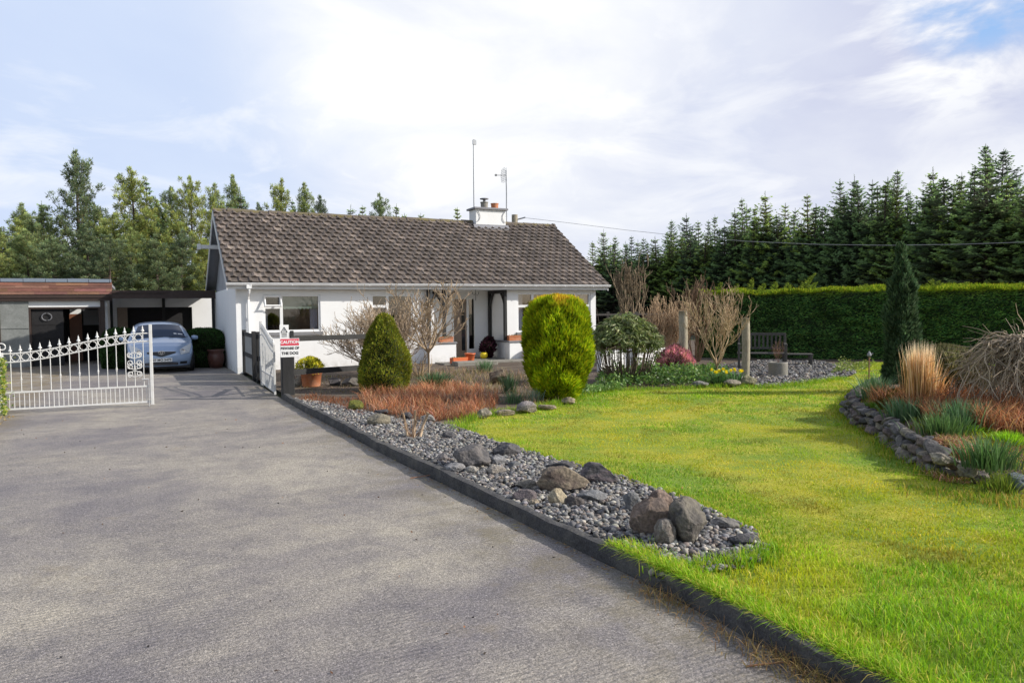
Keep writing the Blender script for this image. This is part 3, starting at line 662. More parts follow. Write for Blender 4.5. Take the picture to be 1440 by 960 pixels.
mb.cards(P, unit(n)*[1, 1, .4]+[0, 0, .5], rng.uniform(.02, .06, n), .03, pick([(.20, .17, .03), (.24, .17, .05), (.14, .14, .03)], n)); mb.build('moss', MT['leaf'], roof)
mb = MB(); mb.b2(-.28, HL+.28, -.28, -.255, EV-.17, EV+.0); mb.build('fascia', MT['gutter'], house)
mb = MB(); mb.b2(-.28, HL+.28, -.254, -.002, EV-.165, EV-.15); mb.build('soffit', MT['gutter'], house)
mb = MB(); t = np.linspace(PI, 2*PI, 9); pr = [(.06*math.cos(q), .075*math.sin(q)) for q in t]
v = [(x, -.345+c, EV-.015+s_) for x in (-.33, HL+.36) for c, s_ in pr]; mb.add(v, [(k, k+1, 10+k, 9+k) for k in range(8)]+[tuple(range(9)), tuple(range(17, 8, -1))])
mb.tube([(-.33, -.405, EV-.012), (HL+.36, -.405, EV-.012)], .011, 6)
for x in np.arange(.3, HL, 1.1): mb.b2(x-.012, x+.012, -.41, -.28, EV-.075, EV-.05)
mb.build('gutter', MT['gutter'], house)
for x in (.26,):
    mb = MB(); mb.tube([(x, -.345, EV-.09), (x, -.345, EV-.2), (x, -.30, EV-.27), (x, -.12, EV-.36), (x, -.065, EV-.46), (x, -.065, .05)], .036, 8)
    for z in (.5, 1.5, EV-.5): mb.b2(x-.05, x+.05, -.07, -.004, z, z+.04)
    mb.box((x, -.345, EV-.11), (.13, .11, .10)); mb.build('downpipe', MT['upvc'], house)
mb = MB()
for xx in (-.31, HL+.29):
    for sgn in (0, 1):
        e = [(xx, -.31, EV-.20), (xx, -.31, EV-.0), (xx, HW/2, RZ-.02), (xx, HW/2, RZ-.26)]
        if sgn: e = [(x, HW-y, z) for x, y, z in e]
        mb = MB(); mb.prism(e, (.025, 0, 0)); mb.build('bargeboard', MT['gutter'], house)
mb = MB(); mb.b2(-.62, .02, 4.5, 4.62, 3.78, 3.90); mb.b2(-.70, -.60, 4.46, 4.66, 3.75, 3.93); mb.build('gable_light', MT['upvc'], house)
# chimney
ch = MB(); ch.bb(8.52, 9.72, 3.05, 3.65, 4.4, 5.33, .012); chim = ch.build('chimney', MT['white_wall'], house)
mb = MB(); mb.bb(8.44, 9.80, 2.97, 3.73, 5.331, 5.40, .015); mb.build('chimney_cap', MT['lead'], chim)
for x, h in ((9.0, .2), (9.42, .17)):
    mb = MB(); mb.lathe([(.0, 5.40), (.13, 5.401), (.135, 5.40+h), (.15, 5.41+h), (.15, 5.44+h), (.10, 5.44+h), (.10, 5.42)], 16, (x, 3.35, 0)); mb.build('chimney_pot', MT['terracotta'] if x > 9.2 else MT['concrete'], chim)
mb = MB(); mb.lathe([(.04, 5.60), (.05, 5.72), (.16, 5.74), (.16, 5.77), (0, 5.79)], 14, (9.0, 3.35, 0)); mb.build('cowl', MT['lead'], chim)
for cx_, s_ in ((8.54, 1), (9.72, -1)):
    t = np.linspace(-1.25, 1.25, 12); mb = MB(); mb.tube([(cx_+s_*.16*math.cos(q)-.02*s_, 3.03, 5.07+.2*math.sin(q)) for q in t], .010, 5); mb.build('cable_loop', MT['lead'], chim)
mb = MB(); mb.prism([(8.42, 2.92, 4.58), (9.82, 2.92, 4.58), (9.82, 3.06, 4.76), (8.42, 3.06, 4.76)], (0, -.02, .03)); mb.build('flashing', MT['lead'], chim)

def onroof(name, loc, label, cat): return empty(name, Lc(*loc), TH, label, cat)
t = onroof('aerial_mast', (8.60, 3.38, 4.9), 'tall thin aerial mast on the left of the white chimney', 'aerial')
MB().tube([(0, 0, -.2), (0, 0, 1.5), (.012, 0, 2.97)], [.021, .02, .017], 6).build('pole', MT['steel'], t)
m = MB(); m.box((.05, 0, 2.88), (.13, .06, .16)); m.tube([(0, 0, 2.98), (.09, 0, 2.96)], .014, 5); m.build('antenna', MT['steel'], t)
t = onroof('grid_antenna', (9.92, 3.38, 4.82), 'short pole with a wire grid dish on the right of the chimney', 'aerial')
MB().tube([(0, 0, -.2), (0, 0, .55), (.01, 0, 1.2), (.0, 0, 2.05)], .022, 6).build('pole', MT['steel'], t)
m = MB(); m.b2(-.28, .03, -.012, .012, .33, .35); m.build('bracket', MT['steel'], t)
m = MB()
for z in np.linspace(-.26, .26, 9):
    wd = math.sqrt(max(.0, .27**2-z*z*.9)); yy = np.linspace(-wd, wd, 7); m.tube([(-.02-.35*(y*y+z*z)*-1-.10, y, 1.86+z) for y in yy], .006, 4)
for y in np.linspace(-.22, .22, 5): m.tube([(-.12+.35*(y*y+z*z), y, 1.86+z) for z in np.linspace(-.24, .24, 7)], .006, 4)
m.build('grid_dish', MT['steel'], t)
m = MB(); m.tube([(-.03, 0, 1.86), (-.40, 0, 1.84)], .013, 5); m.box((-.42, 0, 1.84), (.07, .06, .07)); m.build('feed_horn', MT['lead'], t)

# utility pole behind the ridge, and its cable
pp = at(724, 330, 31.5); t = empty('utility_pole', (pp[0], pp[1], 0), 0, 'round wooden utility pole rising just behind the roof ridge', 'pole')
ptop = at(724, 302, 31.5)[2]; MB().tube([(0, 0, 0), (0, 0, ptop)], [.16, .125], 12).build('pole', MT['post_wood'], t)
m = MB(); m.tube([(.1, 0, ptop-.2), (.45, -.05, ptop-.12)], .03, 6); m.build('insulator', MT['steel'], t)
pix = [(735, 306, 31.5), (800, 313.5, 31), (880, 323.5, 30.3), (960, 332, 29.6), (1050, 339.3, 28.8), (1150, 343.7, 28), (1250, 345, 27.2), (1350, 343.6, 26.5), (1440, 340.5, 25.8), (1560, 333, 25), (1760, 312, 23.8)]
mb = MB(); mb.tube([at(*p) for p in pix], .0085, 5); o = mb.build('overhead_cable', MT['steel']); tag(o, 'overhead service cable sagging from the pole across the spruces', 'cable')

# ---------------------------------------------------------------- garage and carport
gar = empty('garage', Lc(-5., 7.), TH, 'low garage with red brown tiled parapet and open dark doorway', 'garage')
def gb(m, x0, x1, y0, y1, z0, z1, **k): return m.b2(x0+5, x1+5, y0-7, y1-7, z0, z1, **k)
m = MB(); gb(m, -12, -3.42, 7.10, 7.14, 1.94, 2.14); gb(m, -12, -6.6, 7.1, 7.3, 0, 1.94); gb(m, -12, -3.5, 12.0, 12.2, 0, 2.3); gb(m, -12, -11.8, 7.3, 12, 0, 2.3); gb(m, -3.56, -3.42, 7.3, 12, 0, 2.3)
m.build('wall', MT['white_wall'], gar)
m = MB(); nn = 4
for k in range(nn):
    xs = np.arange(-12.+.2*k, -3.25, .93)
    for x in xs:
        z0 = 2.36+k*.10+rng.normal(0, .003); x2 = min(x+.9297, -3.25); y = 6.96+k*.045
        c = rng.uniform(.7, 1.25); col = (c, c*rng.uniform(.85, 1.05), c*rng.uniform(.8, 1.1))
        m.prism([(x+5, y-7-.02, z0), (x2+5, y-7-.02, z0), (x2+5, y-7+.05, z0+.112), (x+5, y-7+.05, z0+.112)], (0, .014, .006), col)
m.build('tiled_parapet', MT['rust_tile'], gar)
m = MB()
for x in np.arange(-12., -3.3, .62): gb(m, x+.006, min(x+.612, -3.28), 7.1, 7.5, 2.765, 2.88+rng.normal(0, .004))
m.build('ridge_flashing', MT['flashing'], gar)
m = MB(); gb(m, -12, -3.3, 7.2, 12.2, 2.66, 2.76); m.build('roof', MT['lead'], gar)
m = MB(); gb(m, -12, -3.25, 6.96, 7.0, 2.145, 2.35); gb(m, -12, -3.25, 6.93, 6.958, 2.24, 2.30); m.build('fascia', MT['dark_brown'], gar)
for x0, x1 in ((-6.62, -6.46), (-3.62, -3.49)): m = MB(); gb(m, x0, x1, 7.0, 7.12, 0, 2.14); m.build('post', MT['dark_brown'], gar)
m = MB(); gb(m, -6.455, -5.68, 7.05, 7.09, 0, 2.13); gb(m, -6.455, -5.68, 7.03, 7.049, 1.25, 1.30); m.build('side_panel', MT['panel_grey'], gar)
m = MB(); gb(m, -6.4, -3.57, 9.6, 9.64, 0, 2.3); m.build('inner_partition', MT['dark_void'], gar)
m = MB(); gb(m, -5.68, -5.62, 7.05, 7.12, 0, 1.935); gb(m, -3.68, -3.62, 7.05, 7.12, 0, 1.935); gb(m, -5.62, -3.68, 7.05, 7.12, 1.88, 1.935); m.build('door_frame', MT['dark_brown'], gar)
m = MB(); gb(m, -5.61, -4.72, 7.13, 7.18, 0, 1.87)
for z in (.45, .9, 1.35): gb(m, -5.57, -4.76, 7.118, 7.129, z, z+.03)
dl = m.build('sliding_door', MT['dark_void'], gar)
m = MB(); t_ = np.linspace(0, 2*PI, 25); m.tube([(-5.18+5+.14*math.cos(q), .09, 1.62+.12*math.sin(q)) for q in t_], .012, 5); m.build('hanging_ring', MT['lead'], dl)
m = MB(); gb(m, -4.72, -4.33, 9.5, 9.58, 0, 1.70); rd = m.build('inner_door', MT['red_door'], gar)
m = MB(); gb(m, -4.70, -4.35, 9.5, 9.58, 1.705, 1.88); m.build('fanlight', MT['white_wall'], rd)
m = MB(); gb(m, -4.28, -3.7, 9.5, 9.58, 1.3, 1.85); m.build('shelf_panel', MT['lead'], gar)

cp = empty('carport', Lc(-1.6, 6.2), TH, 'flat roofed dark timber carport between garage and bungalow', 'carport')
def cb(m, x0, x1, y0, y1, z0, z1): return m.b2(x0+1.6, x1+1.6, y0-6.2, y1-6.2, z0, z1)
m = MB(); cb(m, -3.24, -.06, 6.22, 11.0, 2.40, 2.46); m.build('roof', MT['dark_brown'], cp)
m = MB(); cb(m, -3.24, -.055, 6.17, 6.215, 2.20, 2.47); cb(m, -3.24, -1.6, 6.13, 6.168, 2.38, 2.46); m.build('fascia', MT['dark_brown'], cp)
for x, y in ((-.13, 6.24), (-1.62, 9.6), (-3.38, 9.6)): m = MB(); cb(m, x-.05, x+.05, y-.05, y+.05, 0, 2.395); m.build('post', MT['black_wood'], cp)
m = MB(); wall_open(m, -3.4+1.6, .3+1.6, 0, 2.39, 9.7-6.2, 9.85-6.2, [(-3.2+1.6, -.62+1.6, .9, 1.93)]); m.build('back_wall', MT['white_wall'], cp)
m = MB(); cb(m, -3.2, -.62, 9.9, 9.95, .85, 1.98); m.build('back_opening', MT['dark_void'], cp)
m = MB(); cb(m, -3.19, -2.85, 9.66, 9.695, .9, 1.93); m.build('shutter', MT['door_brown'], cp)

# ---------------------------------------------------------------- gates
IW = MT['iron_white']; GLN = 2.25
def gtop(x): t = min(max((x-.15)/(GLN-.25), 0), 1); return 1.03+.30*(t*t*(3-2*t)*.75+.25*t)
def make_gate(loc, rz, label):
    r = empty('iron_gate', loc, rz, label, 'gate', 'white iron driveway gates')
    N = 15; sp = GLN/(N+.55); xs = [.12+sp*i for i in range(N)]
    for nm, f0 in (('upper_rail', lambda x: gtop(x)), ('lower_rail', lambda x: gtop(x)-.145)):
        X = np.linspace(0, GLN, 32); MB().tube([(x, 0, f0(x)) for x in X], .013, 6).build(nm, IW, r)
    for nm, z in (('middle_rail', .37), ('bottom_rail', .085)): m = MB(); m.b2(0, GLN, -.012, .012, z-.014, z+.014); m.build(nm, IW, r)
    m = MB(); m.bb(-.02, .02, -.02, .02, .04, gtop(0)+.02, .004); m.build('hinge_stile', IW, r)
    m = MB(); m.bb(GLN-.005, GLN+.05, -.028, .028, .03, 1.49, .006); m.build('meeting_stile', IW, r)
    m = MB(); m.tube([(GLN-.03, -.02, .5), (GLN-.03, -.02, -.0)], .010, 6); m.tube([(GLN-.03, -.02, .5), (GLN-.14, -.05, .5)], .010, 6); m.build('drop_bolt', MT['steel'], r)
    for i, x in enumerate(xs):
        m = MB(); m.tube([(x, 0, .37), (x, 0, gtop(x)+.02)], .0085, 6)
        if i % 2: z = .37+(gtop(x)-.51)*.42; m.lathe([(.0, z-.05), (.014, z-.03), (.010, z-.015), (.020, z), (.010, z+.015), (.014, z+.03), (0, z+.05)], 8, (x, 0, 0))
        b = m.build('bar', IW, r); z = gtop(x)
        MB().lathe([(0, z+.005), (.013, z+.012), (.013, z+.03), (.008, z+.035), (.032, z+.042), (.026, z+.055), (.012, z+.085), (.014, z+.10), (.004, z+.13), (0, z+.155)], 8, (x, 0, 0)).build('finial', IW, b)
        rx = x+sp/2
        if rx < GLN-.04:
            zc = gtop(rx)-.0725; t = np.linspace(0, 2*PI, 25); MB().tube([(rx+.058*math.cos(q), 0, zc+.058*math.sin(q)) for q in t], .0075, 6, cap=False).build('ring', IW, r)
    for i in range(2*N+1):
        x = .12+sp/2*(i-.5)
        if 0.02 < x < GLN-.02: MB().tube([(x, 0, .085), (x, 0, .37)], .0065, 5).build('baluster', IW, r)
    m = MB(); xc = xs[13]
    def volute(cx_, cz, r0, a0, dr, turns=1.35):
        q = np.linspace(0, 1, 30); rr = r0*(1-.78*q); an = a0+dr*q*turns*2*PI
        m.tube([(cx_+r_*math.cos(t_), -.006, cz+r_*math.sin(t_)) for r_, t_ in zip(rr, an)], .0085, 5)
    for sx in (-1, 1):
        for cz, a0, dr in ((.935, PI/2, 1), (.80, -PI/2, -1), (.735, PI/2, 1), (.60, -PI/2, -1)): volute(xc+sx*.068, cz, .055, a0 if sx > 0 else PI-a0, -dr*sx)
        for z0, z1 in ((.99, .88), (.79, .675), (.655, .545)):
            m.tube([(xc+sx*(.006+.10*math.sin(t)), -.006, z0+(z1-z0)*t/PI) for t in np.linspace(0, PI, 14)], .0075, 5)
    m.build('scroll_panel', IW, r); return r
g1 = make_gate(Lc(-4.52, -6.62), -.025, 'closed white iron gate leaf standing across the left of the driveway')
g2 = copy_tree(g1); g2.location = Lc(-.03, -6.30); g2.rotation_euler = (0, 0, TH+PI/2-.03)
g1.rotation_euler = (0, 0, TH-.025)
g2['label'] = 'white iron gate leaf swung open against the black fence beside the signs'
t = empty('gate_post', Lc(-4.58, -6.62), TH, 'white iron gate post with curled top at the left edge', 'gate post')
m = MB(); m.bb(-.045, .045, -.045, .045, -.01, 1.12, .006); m.build('post', IW, t)
m = MB(); q = np.linspace(0, 1, 24); m.tube([(.03+(.075*(1-.7*a_))*math.cos(2.6-a_*6.5)+.03, 0, 1.14+.075*(1-.7*a_)*math.sin(2.6-a_*6.5)) for a_ in q], .012, 6); m.build('scroll', IW, t)

# ---------------------------------------------------------------- fences and signs
def fence(name, label, posts, rails, extra=None, loc=(0, 0, 0)):
    r = empty(name, Lc(*loc), TH, label, 'fence')
    for (x, y, sx, sy, h) in posts: m = MB(); m.bb(x-sx/2, x+sx/2, y-sy/2, y+sy/2, -.02, h, .008); m.build('post', MT['black_wood'], r)
    for (p0, p1, hh, th) in rails:
        m = MB(); p0 = np.array(p0); p1 = np.array(p1); d = p1-p0; n_ = np.array([-d[1], d[0], 0]); n_ = n_/np.linalg.norm(n_)*th/2
        m.prism([p0+n_-[0, 0, hh/2], p0-n_-[0, 0, hh/2], p0-n_+[0, 0, hh/2], p0+n_+[0, 0, hh/2]], d); m.build('rail', MT['black_wood'], r)
    if extra: extra(r)
    return r
# pillar at the gate
pil = empty('gate_pillar', Lc(.14, -6.78), TH, 'thick black timber gate pillar with two warning signs on top', 'gate pillar')
m = MB(); m.bb(-.115, .115, -.10, .10, -.02, .82, .012); m.build('base_post', MT['black_wood'], pil)
m = MB(); m.bb(-.095, .0, -.03, .045, .821, 1.40, .008); m.build('upper_post', MT['black_wood'], pil)
def text_mesh(s, size, mat, parent, loc, rot=(PI/2, 0, 0), name='lettering', bold=0.):
    cu = bpy.data.curves.new(name, 'FONT'); cu.body = s; cu.size = size; cu.align_x = 'CENTER'; cu.align_y = 'CENTER'; cu.extrude = .0012; cu.offset = bold
    to = bpy.data.objects.new(name, cu); COL.objects.link(to); dg = bpy.context.evaluated_depsgraph_get(); dg.update()
    me = bpy.data.meshes.new_from_object(to.evaluated_get(dg)); bpy.data.objects.remove(to); me.materials.clear(); me.materials.append(mat)
    o = bpy.data.objects.new(name, me); COL.objects.link(o); o.parent = parent; o.location = loc; o.rotation_euler = rot; return o
sg = empty('dog_warning_sign', Lc(.16, -6.87, .815), TH, 'red and white caution beware of the dog sign on pillar', 'sign')
m = MB(); m.bb(-.16, .20, -.012, 0, .0, .36, .003); m.build('board', MT['white_sign'], sg)
m = MB(); m.b2(-.155, .195, -.016, -.0125, .225, .352); m.build('red_band', MT['red_ink'], sg)
text_mesh('CAUTION', .080, MT['sign_white_ink'], sg, (.02, -.0172, .288), bold=.003)
text_mesh('BEWARE OF', .064, MT['black_ink'], sg, (.02, -.0135, .168), bold=.003); text_mesh('THE DOG', .072, MT['black_ink'], sg, (.02, -.0135, .072), bold=.003)
sg = empty('triangle_notice', Lc(.08, -6.865, 1.18), TH, 'small white notice with a triangle symbol above the dog sign', 'sign')
m = MB(); m.bb(-.085, .085, -.012, 0, 0, .26, .003); m.build('board', MT['white_sign'], sg)
m = MB(); tri = [(-.058, .115), (.058, .115), (0, .215)]
for a_, b_ in zip(tri, tri[1:]+tri[:1]): m.tube([(a_[0], -.015, a_[1]), (b_[0], -.015, b_[1])], .006, 4)
m.tube([(0, -.015, .135), (0, -.015, .175)], .006, 4)
for z in (.085, .06, .035): m.b2(-.05, .05, -.0145, -.0125, z-.006, z+.006)
m.build('symbol', MT['black_ink'], sg)
def mesh_wire(x0, x1, z0, z1, y, st=.075):
    def f(r):
        m = MB()
        for x in np.arange(x0, x1, st): m.tube([(x, y, z0), (x, y, z1)], .0022, 3)
        for z in np.arange(z0, z1, st): m.tube([(x0, y, z), (x1, y, z)], .0022, 3)
        m.build('wire_mesh', MT['wire'], r)
    return f
fence('rail_fence', 'black two rail garden fence running from the gate pillar to the topiary', [(2.05, -5.75, .09, .09, 1.17), (.55, -5.0, .075, .075, 1.28)],
      [((.22, -6.72, 1.16), (2.1, -5.8, 1.14), .10, .035), ((.26, -6.70, .50), (2.1, -5.8, .47), .11, .035), ((.2, -6.5, .90), (.55, -5.05, .84), .085, .03)], mesh_wire(.26, .60, .35, 1.1, -5.6))
def panel(r_x, y0, y1, label):
    def ex(r):
        n = 3; w_ = (y1-y0-.16)/n
        for k in range(n):
            m = MB(); m.bb(-.012+.02, .012+.02, y0+.09+w_*k, y0+.07+w_*(k+1), .08, 1.10+rng.normal(0, .008), .006); m.build('board', MT['board_wood'], r)
    fence('fence_panel', label, [(0, y0, .10, .10, 1.22), (0, y1, .10, .10, 1.22)], [((0, y0, 1.10), (0, y1, 1.12), .10, .03), ((0, y0, .56), (0, y1, .58), .10, .03)], ex, (r_x, 0, 0))
panel(.14, -3.75, -2.75, 'grey boarded black fence panel directly behind the open gate leaf')
panel(.10, -2.30, -.35, 'grey boarded black fence panel ending at the bungalow corner')
# weathered rail fence far behind the shrubs
def gf(a, b, Y):
    p0 = at(a, 441, Y); p1 = at(b, 440, Y+.5); r = empty('rail_fence', (p0[0], p0[1], 0), 0, 'weathered grey rail fence beyond the glossy bush by the house', 'fence')
    d = p1-p0
    for t_ in (0, .33, .66, 1): m = MB(); m.bb(d[0]*t_-.05, d[0]*t_+.05, d[1]*t_-.05, d[1]*t_+.05, -.05, p0[2]+.06); m.build('post', MT['grey_wood'], r)
    for z in (p0[2]-.05, p0[2]-.5): m = MB(); m.prism([(0, -.07, z-.04), (0, -.04, z-.04), (0, -.04, z+.04), (0, -.07, z+.04)], (d[0], d[1], 0)); m.build('rail', MT['grey_wood'], r)
gf(815, 935, 31.)
# ---------------------------------------------------------------- small hatchback
def make_car():
    S = 1.055; Lg = 3.75
    c0 = G(228, 525); r = empty('parked_car', c0, TH-PI/2+.01, 'silver blue hatchback parked under the carport behind the gate', 'car'); r.scale = (S, S*.99, S*.90)
    # local axes: +x points to the front; origin under the front bumper
    zt_k = [(-.02, .64), (.05, .70), (.20, .80), (.5, .90), (.85, .985), (1.0, 1.04), (1.35, 1.26), (1.7, 1.43), (2.0, 1.50), (2.4, 1.525), (2.9, 1.50), (3.25, 1.43), (3.45, 1.25), (3.62, .98), (3.75, .78)]
    def ztop(x): return np.interp(x, [k[0] for k in zt_k], [k[1] for k in zt_k])
    def wid(x, z):
        w_ = .845*np.interp(x, [0, .25, .6, 1.1, 2.6, 3.4, 3.75], [.90, .955, .985, 1, 1, .965, .90])
        w_ = w_*np.where(z > .92, 1-.30*(np.clip(z-.92, 0, 1)/.6)**1.15, 1-.05*np.clip((.45-z)/.3, 0, 1))
        return w_
    def surf(a, b, c, off=0.):
        """a: 0 front..1 back, b: -1..1 across, c: 0 bottom..1 top"""
        a, b, c = np.broadcast_arrays(np.asarray(a, float), b, c)
        x = a*Lg; zt = ztop(x); crown = .045*(1-b**2)-.045
        rb = np.sqrt(np.clip(1-np.clip(np.abs(b), 0, 1)**7*0, 0, 1))
        zb = .20-.0*a; z = zb+c*(zt-zb)+crown*c**3-.055*np.abs(b)**8*c**6
        y = b*wid(x, z)*(1-.05*c**10)
        xf = x+(.34*np.abs(b)**3.0+.05*np.abs(b)**10)*np.clip(1-x/1.1, 0, 1)**1.2-(.22*np.abs(b)**3)*np.clip((x-2.8)/.95, 0, 1)**1.3
        xf = xf+np.clip(1-x/.5, 0, 1)*(.16*np.clip((z-.50)/.35, 0, 1.2)**1.6+.07*np.clip((.40-z)/.2, 0, 1)**1.5)
        xf = xf-np.clip((x-3.4)/.35, 0, 1)*.10*np.clip((z-.45)/.5, 0, 1)
        return np.stack([-xf, y, z], -1)
    def patch(a0, a1, b0, b1, c0_, c1_, na=10, nb=10, fixed=None, off=.004, mask=None, name='x', mat=None, par=None, smooth=True, uvf=None):
        # grid over two of the three parameters; the third is fixed
        if fixed == 'c': A, B = np.meshgrid(np.linspace(a0, a1, na), np.linspace(b0, b1, nb), indexing='ij'); Cc = A*0+c0_
        elif fixed == 'a': B, Cc = np.meshgrid(np.linspace(b0, b1, nb), np.linspace(c0_, c1_, na), indexing='ij'); A = B*0+a0
        else: A, Cc = np.meshgrid(np.linspace(a0, a1, na), np.linspace(c0_, c1_, nb), indexing='ij'); B = A*0+b0
        if uvf: A, B, Cc = uvf(A, B, Cc)
        P = surf(A, B, Cc); n0, n1 = P.shape[:2]
        gu = np.gradient(P, axis=0); gv = np.gradient(P, axis=1); N = np.cross(gu, gv); N /= np.linalg.norm(N, axis=-1, keepdims=True)+1e-9
        cen = np.array([-1.9, 0, .75]); sg = np.sign(((P-cen)*N).sum(-1)).mean(); N = N*(1 if sg > 0 else -1)
        P = P+N*off; i = np.arange(n0-1)[:, None]*n1; j = np.arange(n1-1)[None]
        q = np.stack([i+j, i+j+1, i+n1+j+1, i+n1+j], -1).reshape(-1, 4)
        if mask is not None: q = q[mask(A, B, Cc, P)[:-1, :-1].reshape(-1)]
        m = MB(); m.add(P.reshape(-1, 3), [q if sg < 0 else q[:, ::-1]]); return m.build(name, mat, par, smooth=smooth)
    # closed body: six faces of the parameter box
    mb = MB()
    def face(A, B, C_):
        P = surf(A, B, C_); n0, n1 = P.shape[:2]; i = np.arange(n0-1)[:, None]*n1; j = np.arange(n1-1)[None]
        mb.add(P.reshape(-1, 3), [np.stack([i+j, i+j+1, i+n1+j+1, i+n1+j], -1).reshape(-1, 4)])
    la = np.linspace(0, 1, 46)**1.25; lb = np.sin(np.linspace(-1, 1, 23)*PI/2*.93)/math.sin(PI/2*.93); lc = np.linspace(0, 1, 14)
    for c_ in (0., 1.): A, B = np.meshgrid(la, lb, indexing='ij'); face(A, B, A*0+c_)
    for b_ in (-1., 1.): A, C_ = np.meshgrid(la, lc, indexing='ij'); face(A, A*0+b_, C_)
    for a_ in (0., 1.): B, C_ = np.meshgrid(lb, lc, indexing='ij'); face(B*0+a_, B, C_)
    body = mb.build('body', MT['carpaint'], r, smooth=True)
    import bmesh
    bm = bmesh.new(); bm.from_mesh(body.data); bmesh.ops.remove_doubles(bm, verts=bm.verts, dist=1e-4); bmesh.ops.recalc_face_normals(bm, faces=bm.faces); bm.to_mesh(body.data); bm.free()
    for p in body.data.polygons: p.use_smooth = True
    sb = body.modifiers.new('smooth', 'SUBSURF'); sb.levels = 1; sb.render_levels = 1
    # glazing
    def top_uv(A, B, C_): return A, B, C_*0+1.
    ws = patch(1.03/Lg, 1.70/Lg, -.86, .86, 1, 1, 14, 16, 'c', .008, name='windscreen', mat=MT['car_glass'], par=r)
    patch(3.30/Lg, 3.55/Lg, -.8, .8, 1, 1, 8, 14, 'c', .008, name='rear_window', mat=MT['car_glass'], par=r)
    for b_ in (-1, 1):
        patch(1.30/Lg, 3.25/Lg, b_, b_, 0, 1, 26, 8, 'b', .006, name='side_window', mat=MT['car_glass'], par=r,
              uvf=lambda A, B, C_: (A, B, .60+.32*C_+np.clip((1.9-A*Lg)/.7, 0, 1)*0*C_))
    # tax and insurance discs on the windscreen, mirror, wipers
    def onglass(y0, y1, a_, h, nm, mat):
        m = MB(); P = [surf(a_/Lg, y0, 1.), surf(a_/Lg, y1, 1.), surf((a_+h)/Lg, y1, 1.), surf((a_+h)/Lg, y0, 1.)]; P = [p+np.array([.012, 0, .014]) for p in P]; m.add(P, [(0, 1, 2, 3)]); m.build(nm, mat, ws)
    onglass(.50, .60, 1.14, .06, 'windscreen_disc', MT['white_sign']); onglass(.64, .80, 1.14, .05, 'windscreen_disc', MT['white_sign'])
    for y in (.30, -.30):
        m = MB(); P = [surf(1.0/Lg, y+t*.42, 1.)+np.array([.02-.05*t, 0, .025]) for t in np.linspace(0, 1, 8)]; m.tube(P, .009, 5); m.build('wiper', MT['black_plastic'], ws)
    m = MB(); m.b2(-1.04, -1.00, -.72, .72, 1.035, 1.05); m.build('scuttle', MT['black_plastic'], body)
    # front: upper grille, lower grille, bumper lines, lamps
    def front(y0, y1, zlo, zhi, nm, mat, off, par, n=16, k=6):
        """patch on the nose between height functions of y"""
        Y = np.linspace(y0, y1, n); m = MB(); V_ = []
        for y in Y:
            for t in np.linspace(0, 1, k):
                z = zlo(y)+(zhi(y)-zlo(y))*t; c_ = (z-.20)/(.64-.20) if z < .64 else 1.
                if z <= .64: p = surf(0., y/(.845*.90), c_)
                else: p = surf((z-.64)/.30*.33/Lg, y/(.845*.93), 1.)
                V_.append(p+np.array([off, 0, off*.25]))
        i = np.arange(n-1)[:, None]*k; j = np.arange(k-1)[None]
        m.add(np.array(V_), [np.stack([i+j, i+k+j, i+k+j+1, i+j+1], -1).reshape(-1, 4)]); return m.build(nm, mat, par, smooth=True)
    gr = front(-.36, .36, lambda y: .475+.11*min(abs(y)/.36, 1)**1.1, lambda y: .635, 'grille', MT['black_plastic'], .010, r)
    m = MB(); m.tube([surf(0, y/.76, (.632-.2)/.44)+np.array([.012, 0, .0]) for y in np.linspace(-.37, .37, 14)], .010, 5); m.build('chrome_strip', MT['chrome'], gr)
    m = MB(); pc = surf(0, 0, (.60-.2)/.44)+np.array([.024, 0, 0]); t_ = np.linspace(0, 2*PI, 25)
    for (ry, rz_, oz) in ((.078, .052, 0), (.026, .046, .002), (.052, .018, .024)): m.tube([pc+np.array([0, ry*math.cos(q), oz+rz_*math.sin(q)]) for q in t_], .0075, 6, cap=False)
    m.build('emblem', MT['chrome'], r)
    lg = front(-.42, .42, lambda y: .235, lambda y: .335-.03*(abs(y)/.42)**2, 'lower_grille', MT['black_plastic'], .010, r)
    for z in (.262, .288): m = MB(); m.tube([surf(0, y/.76, (z-.2)/.44)+np.array([.016, 0, 0]) for y in np.linspace(-.40, .40, 10)], .006, 4); m.build('grille_bar', MT['lead'], lg)
    pl = MB(); px_ = surf(0, 0, (.40-.2)/.44)[0]+.028; pl.bb(px_-.012, px_, -.26, .26, .345, .455, .003); pl = pl.build('number_plate', MT['plate'], r)
    text_mesh('07 MO 5475', .088, MT['black_ink'], pl, (px_+.002, .01, .400), (PI/2, 0, PI/2), bold=.002)
    m = MB(); m.b2(px_-.001, px_+.0015, -.257, -.222, .348, .452); m.build('blue_strip', MT['blue_ink'], pl)
    for sy in (-1, 1):
        # headlamp wraps the corner between bonnet and wing
        n, k = 12, 9; V_ = []
        for u_ in np.linspace(0, 1, n):
            for v_ in np.linspace(0, 1, k):
                y = .50+.30*u_; lo = .515+.10*u_; hi = .665+.175*u_**.8
                lo += .03*(u_-.5)**2; z = lo+(hi-lo)*v_
                b_ = y/.80
                # march back along the car until the upper skin reaches this height
                if z < .66: p = surf(.0, b_*.99, (z-.2)/.44)
                else: xs_ = np.linspace(0, .6, 80); zz = surf(xs_/Lg, b_*.985, 1.)[:, 2]; i_ = int(np.argmax(zz > z)) if (zz > z).any() else 79; p = surf(xs_[i_]/Lg, b_*.985, 1.)
                V_.append(p*[1, sy, 1]+np.array([.016, sy*.008, .012]))
